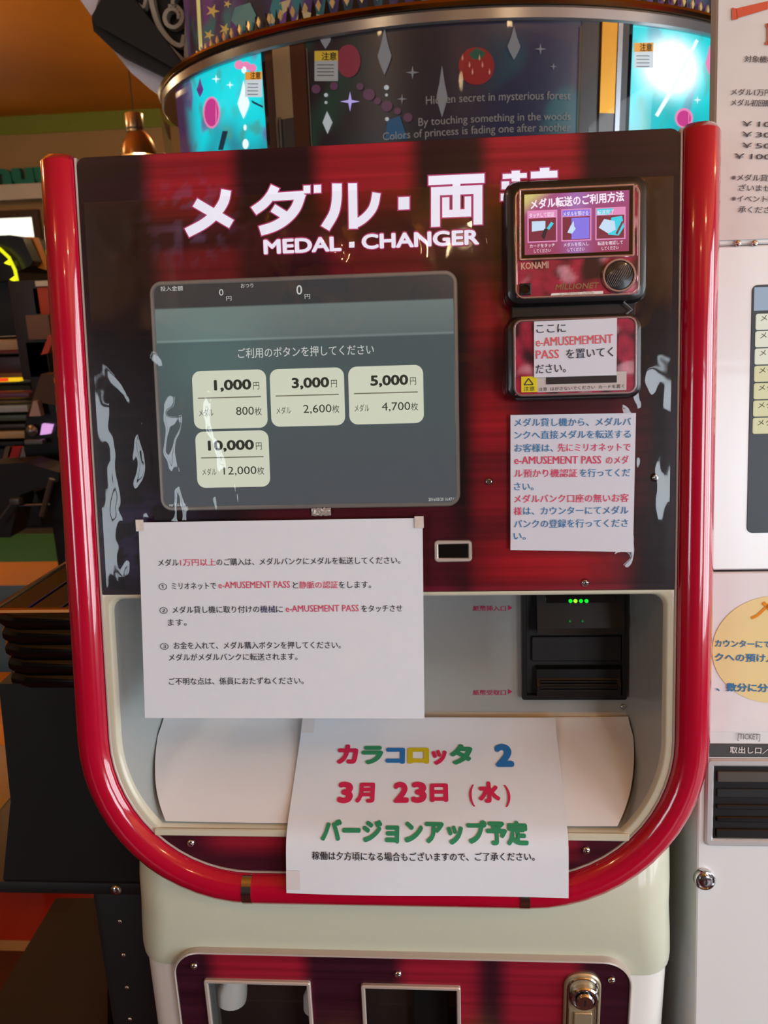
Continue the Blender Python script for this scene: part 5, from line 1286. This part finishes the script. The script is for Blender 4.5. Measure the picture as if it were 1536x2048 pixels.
pbox('red_strip', -160, 700, 60, 712, YG-.065, .3, mat('dark_red_strip', rgb(120, 26, 14), rough=.4), ag)
pbox('lower_case', -160, 712, 62, 752, YG, .45, mat('maroon_case', rgb(66, 26, 30), rough=.4), ag)
pbox('light_sign', -160, 756, 38, 769, YG-.02, .04, glow('sign_yellow_red', 240, 190, 20, 1.0), ag); pbox('light_sign', -160, 757, 14, 768, YG-.03, .03, glow('sign_red', 240, 60, 20, 1.0), ag)
pbox('base', -160, 770, 60, 1060, YG+.08, .4, BLACKM, ag)
# stacked prize boxes / shelf layers
sh = thing('display_shelf', (WP(20, 1000, 2.3).x, 2.35, 0), 'dark shelf unit with stacked colourful trays below the arcade game', 'shelf')
for y0, y1, m in ((786, 800, mat('plum_band', rgb(104, 50, 78), rough=.4)), (801, 808, mat('grey_band', rgb(120, 120, 124), rough=.4)), (810, 829, mat('white_tray', rgb(176, 180, 178), rough=.4)), (830, 846, mat('dark_green_tray', rgb(70, 82, 70), rough=.4)), (848, 861, mat('brown_tray', rgb(58, 46, 40), rough=.4)), (862, 881, mat('sand_tray', rgb(190, 160, 112), rough=.4)), (883, 896, BLACKM)):
    pbox('tray', -150, y0, 57-(y0-786)*.12, y1, 2.3, .12, m, sh, bev=.002)
pbox('case', -150, 896, 60, 1056, 2.34, .3, BLACKM, sh)
for xa, xb, m in ((8, 22, 'tan'), (17, 40, 'red'), (42, 54, 'grey'), (54, 64, 'ivory'), (64, 72, 'silver')):
    col_ = dict(tan=rgb(110, 90, 70), red=rgb(176, 30, 24), grey=rgb(130, 130, 136), ivory=rgb(206, 200, 186), silver=rgb(150, 152, 150))[m]
    bm = bmesh.new(); extrude_px(bm, ((xa+3, 894), (xb+3, 894), (xb-3, 914), (xa-3, 918)), 2.24, .02)
    props(finish(bm, 'leaflet', mat('leaflet_'+m, col_, rough=.5), None), {'tan': 'tan leaflet at the left end of the leaflet row on the dark shelf', 'red': 'red leaflet on the dark shelf', 'grey': 'mid grey leaflet right of the red one on the dark shelf', 'ivory': 'ivory leaflet on the dark shelf', 'silver': 'silver leaflet at the right end of the leaflet row'}[m], 'leaflet', 'leaflets on the dark shelf')
YS = 2.0
cp = thing('side_console', (WP(95, 900, YS).x, YS+.1, 0), 'brown and black console with small lit pink screen beside the red frame', 'arcade game')
bm = bmesh.new(); extrude_px(bm, ((82, 748), (118, 748), (118, 812), (66, 802), (52, 838)), YS+.02, .06); finish(bm, 'brown_panel', mat('brown_leatherette', rgb(84, 56, 26), rough=.5), cp)
bm = bmesh.new(); extrude_px(bm, ((66, 802), (74, 802), (82, 832), (58, 833)), YS, .03); finish(bm, 'pink_card', mat('pink_grey_card', rgb(190, 160, 156), rough=.5), cp)
bm = bmesh.new(); extrude_px(bm, ((52, 835), (75, 806), (130, 812), (130, 1040), (110, 1040), (70, 985), (48, 900)), YS+.05, .06); finish(bm, 'console_body', BLACK, cp)
bm = bmesh.new(); extrude_px(bm, ((84, 848), (103, 850), (98, 868), (80, 870)), YS+.03, .02); finish(bm, 'lit_screen', glow('pink_lilac_screen', 222, 160, 226, 1.0), cp)
a = WP(64, 861, YS+.03); bm = bmesh.new(); lathe(bm, [(.021, 0), (.021, .004), (.014, .010), (.010, .012), (.009, .018), (.004, .020)], 20)
bmesh.ops.transform(bm, matrix=Matrix.Translation(a) @ Matrix.Rotation(pi/2, 4, 'X'), verts=bm.verts); finish(bm, 'dial', mat('dull_metal_dial', rgb(150, 140, 130), rough=.3, metal=.8), cp, smooth=True)
pbox('grey_lip', 49, 880, 84, 889, YS, .03, mat('grey_lip', rgb(110, 110, 112), rough=.4), cp, bev=.002)
# upright column with orange banner and tan box
cl_ = thing('poster_stand', (WP(75, 640, 2.18).x, 2.2, 0), 'black post with orange strip and tan box behind the red frame', 'stand')
pbox('post', 45, 560, 74, 760, 2.18, .1, mat('charcoal_post', rgb(44, 42, 46), rough=.5), cl_); pbox('orange_strip', 71, 574, 96, 630, 2.18, .05, mat('orange_banner', rgb(206, 72, 28), rough=.5), cl_)
pbox('white_tag', 71, 561, 98, 573, 2.17, .03, mat('ivory_tag', rgb(236, 230, 204), rough=.5), cl_, bev=.001); pbox('tan_box', 57, 629, 96, 680, 2.14, .12, mat('tan_box', rgb(128, 98, 80), rough=.6), cl_)
pbox('dark_foot', 60, 682, 92, 756, 2.18, .1, BLACKM, cl_); bm = bmesh.new(); extrude_px(bm, ((97, 670), (110, 670), (96, 706), (82, 710)), 2.12, .02); finish(bm, 'orange_flap', mat('orange_banner', (0,0,0,1)), cl_)
bbox('stand_foot', (WP(60, 756, 2.18).x, 2.18, 0), (WP(92, 756, 2.18).x, 2.28, WP(60, 756, 2.18).z), BLACKM, cl_)
# metal stool legs on the coloured floor
stl = thing('folding_stool', (HP(60, 1060, 0).x, HP(60, 1060, 0).y, 0), 'folding stool with grey metal legs on the green floor', 'stool')
YT = 1.8
for q in (((104, 958), (84, 1032), 14), ((-10, 1050), (24, 1006), 5)):
    a, b, w_ = q; A = WP(*a, YT); B = WP(*b, YT); bm = bmesh.new(); tube(bm, [A, B], w_/1600*2.6/2, 8); finish(bm, 'leg', mat('grey_steel_leg', rgb(92, 90, 88), rough=.4, metal=.5), stl, smooth=True)
A = WP(38, 1011, YT); B = WP(100, 1008, YT); bm = bmesh.new(); tube(bm, [A, B], .004, 8); finish(bm, 'rail', CHROME, stl, smooth=True)
pbox('joint', 19, 998, 37, 1010, YT-.02, .03, mat('grey_steel_leg', (0,0,0,1)), stl, bev=.003)
bm = bmesh.new(); extrude_px(bm, ((46, 980), (96, 965), (96, 974), (48, 993)), YT+.16, .02); finish(bm, 'seat_edge', mat('beige_seat', rgb(150, 136, 118), rough=.5), stl)
bm = bmesh.new(); extrude_px(bm, ((-30, 930), (50, 925), (118, 945), (118, 962), (40, 990), (20, 1075), (-30, 1075)), YT+.05, .12); finish(bm, 'seat', BLACKM, stl)
# black game beside the machine: glass topped cabinet with ribbed flank
bc_ = thing('black_game_cabinet', (-.62, .45, 0), 'glossy black game cabinet with a ribbed corner and riveted base at the left', 'arcade game')
YK = .10; zk = WP(60, 1217, YK).z
pA = HP(-120, 1217, zk); pB = HP(150, 1217, zk)
tl_ = HP(0, 1210, zk); tb_ = HP(132, 1127, zk)
bm = bmesh.new(); pts3 = [Vector((tl_.x, YK, 0)), Vector((-.335, YK, 0)), Vector((-.335, tb_.y, 0)), Vector((tb_.x, tb_.y, 0))]
loft(bm, [[(p.x, p.y, zk-.012) for p in pts3], [(p.x, p.y, zk) for p in pts3]]); finish(bm, 'glass_top', BLACKG, bc_)
cop = mat('copper_highlight', rgb(190, 140, 90), rough=.2, metal=1)  # coppery highlights on the black edges, put in as a copper colour
bm = bmesh.new(); tube(bm, [Vector((tl_.x, YK, zk-.004)), Vector((-.335, YK, zk-.004))], .005, 8); finish(bm, 'edge_highlight', cop, bc_, smooth=True)
bm = bmesh.new(); tube(bm, [Vector((tl_.x, YK, zk)), Vector((tb_.x, tb_.y, zk))], .0035, 8); finish(bm, 'edge_highlight', cop, bc_, smooth=True)
bm = bmesh.new(); d_ = (Vector((tb_.x, tb_.y, 0))-Vector((tl_.x, YK, 0))); s_ = Vector((.045, 0, 0))
for k in (1, 2):
    tube(bm, [Vector((tl_.x, YK, zk+.001))+s_*k, Vector((tb_.x, tb_.y, zk+.001))+s_*k], .0012, 6)
finish(bm, 'inlay_line', mat('violet_inlay', rgb(70, 50, 110), rough=.3), bc_)
zlo = WP(60, 1362, YK).z; zdn = WP(60, 1752, YK).z
for k in range(5):
    zc_ = WP(60, 1238+30*k, YK).z; xl = WP(12+6*k, 1238+30*k, YK).x
    bm = bmesh.new(); N_ = 12; prf = [(.014*cos(t), .014*sin(t)) for t in [pi/2+pi*i/8 for i in range(9)]]
    # ring-like ribs: horizontal half-round bars with rounded left ends
    tube(bm, [Vector((xl-.006, YK+.06, zc_)), Vector((xl-.006, YK+.02, zc_)), Vector((xl, YK+.006, zc_)), Vector((xl+.02, YK, zc_)), Vector((-.335, YK, zc_))], .0125, 10); finish(bm, 'rib', BLACKG, bc_, smooth=True)
xw = WP(30, 1600, YK).x
bbox('column', (WP(22, 1300, YK).x, YK+.012, zlo-.01), (-.335, .62, zk-.012), BLACKM, bc_)
bm = bmesh.new(); pp = [(-.335, zlo), (WP(6, 1375, YK).x, zlo), (WP(27, 1595, YK).x, WP(27, 1595, YK).z), (WP(12, 1752, YK).x, zdn), (-.335, zdn)]
A = [bm.verts.new((x, YK-.008, z)) for x, z in pp]; B = [bm.verts.new((x, .6, z)) for x, z in pp]; bm.faces.new(A); bm.faces.new(B[::-1])
for k in range(5): j = (k+1) % 5; bm.faces.new((A[k], B[k], B[j], A[j]))
finish(bm, 'flank', BLACKM, bc_)
YQ = .088; zq1 = WP(233, 1765, YQ).z; zq0 = WP(233, 1792, YQ).z; xq = -.335
bbox('ledge', (WP(-120, 1775, YQ).x, YQ, zq0), (xq+.005, .60, zdn), mat('satin_black', rgb(30, 31, 33), rough=.4), bc_, bev=.006)
xl_ = WP(200, 1900, YQ+.01).x
bbox('corner_post', (xl_, YQ+.008, 0), (xq+.005, .58, zq0), mat('satin_black', (0,0,0,1)), bc_, bev=.012)
bm = bmesh.new(); p = WP(233, 1779, YQ); lathe(bm, [(.0085, 0), (.0085, .002), (.006, .0045), (.002, .005)], 16); me2 = bpy.data.meshes.new('screw'); bmesh.ops.recalc_face_normals(bm, faces=bm.faces); bm.to_mesh(me2); bm.free(); me2.materials.append(CHROME); me2.polygons.foreach_set('use_smooth', [True]*len(me2.polygons))
link('screw', me2, bc_, Matrix.Translation(p) @ Matrix.Rotation(pi/2, 4, 'X'))
for px, py in ((240, 1843), (247, 1910), (254, 1975), (260, 2038)):
    p = WP(px, py, YQ+.008); link('rivet', me2, bc_, Matrix.Translation(p) @ Matrix.Rotation(pi/2, 4, 'X') @ Matrix.Scale(.45, 4)).data = me2
zpl = .18
q = [HP(112, 1796, zpl), HP(215, 1796, zpl), HP(215, 2200, zpl), HP(-130, 2200, zpl)]
bm = bmesh.new(); loft(bm, [[(p.x, p.y, 0) for p in q], [(p.x, p.y, zpl) for p in q]]); pl = finish(bm, 'foot_platform', mat('dark_brown_mat', rgb(40, 30, 26), rough=.7, noise_amt=.2), None)
props(pl, 'low dark brown platform on the red floor at the lower left', 'platform')
YO = HP(50, 1778, 0).y
oc = thing('orange_counter', (WP(-30, 1600, YO).x, YO+.1, 0), 'glossy orange-gold counter end at the left edge behind the black cabinet', 'counter')
a = WP(-200, 1752, YO); b = WP(34, 1490, YO); bbox('front', (a.x, YO, 0), (b.x, YO+.4, b.z), mat('orange_gold_laminate', rgb(204, 132, 40), rough=.25, noise_amt=.25, nscale=8, coat=.5), oc)
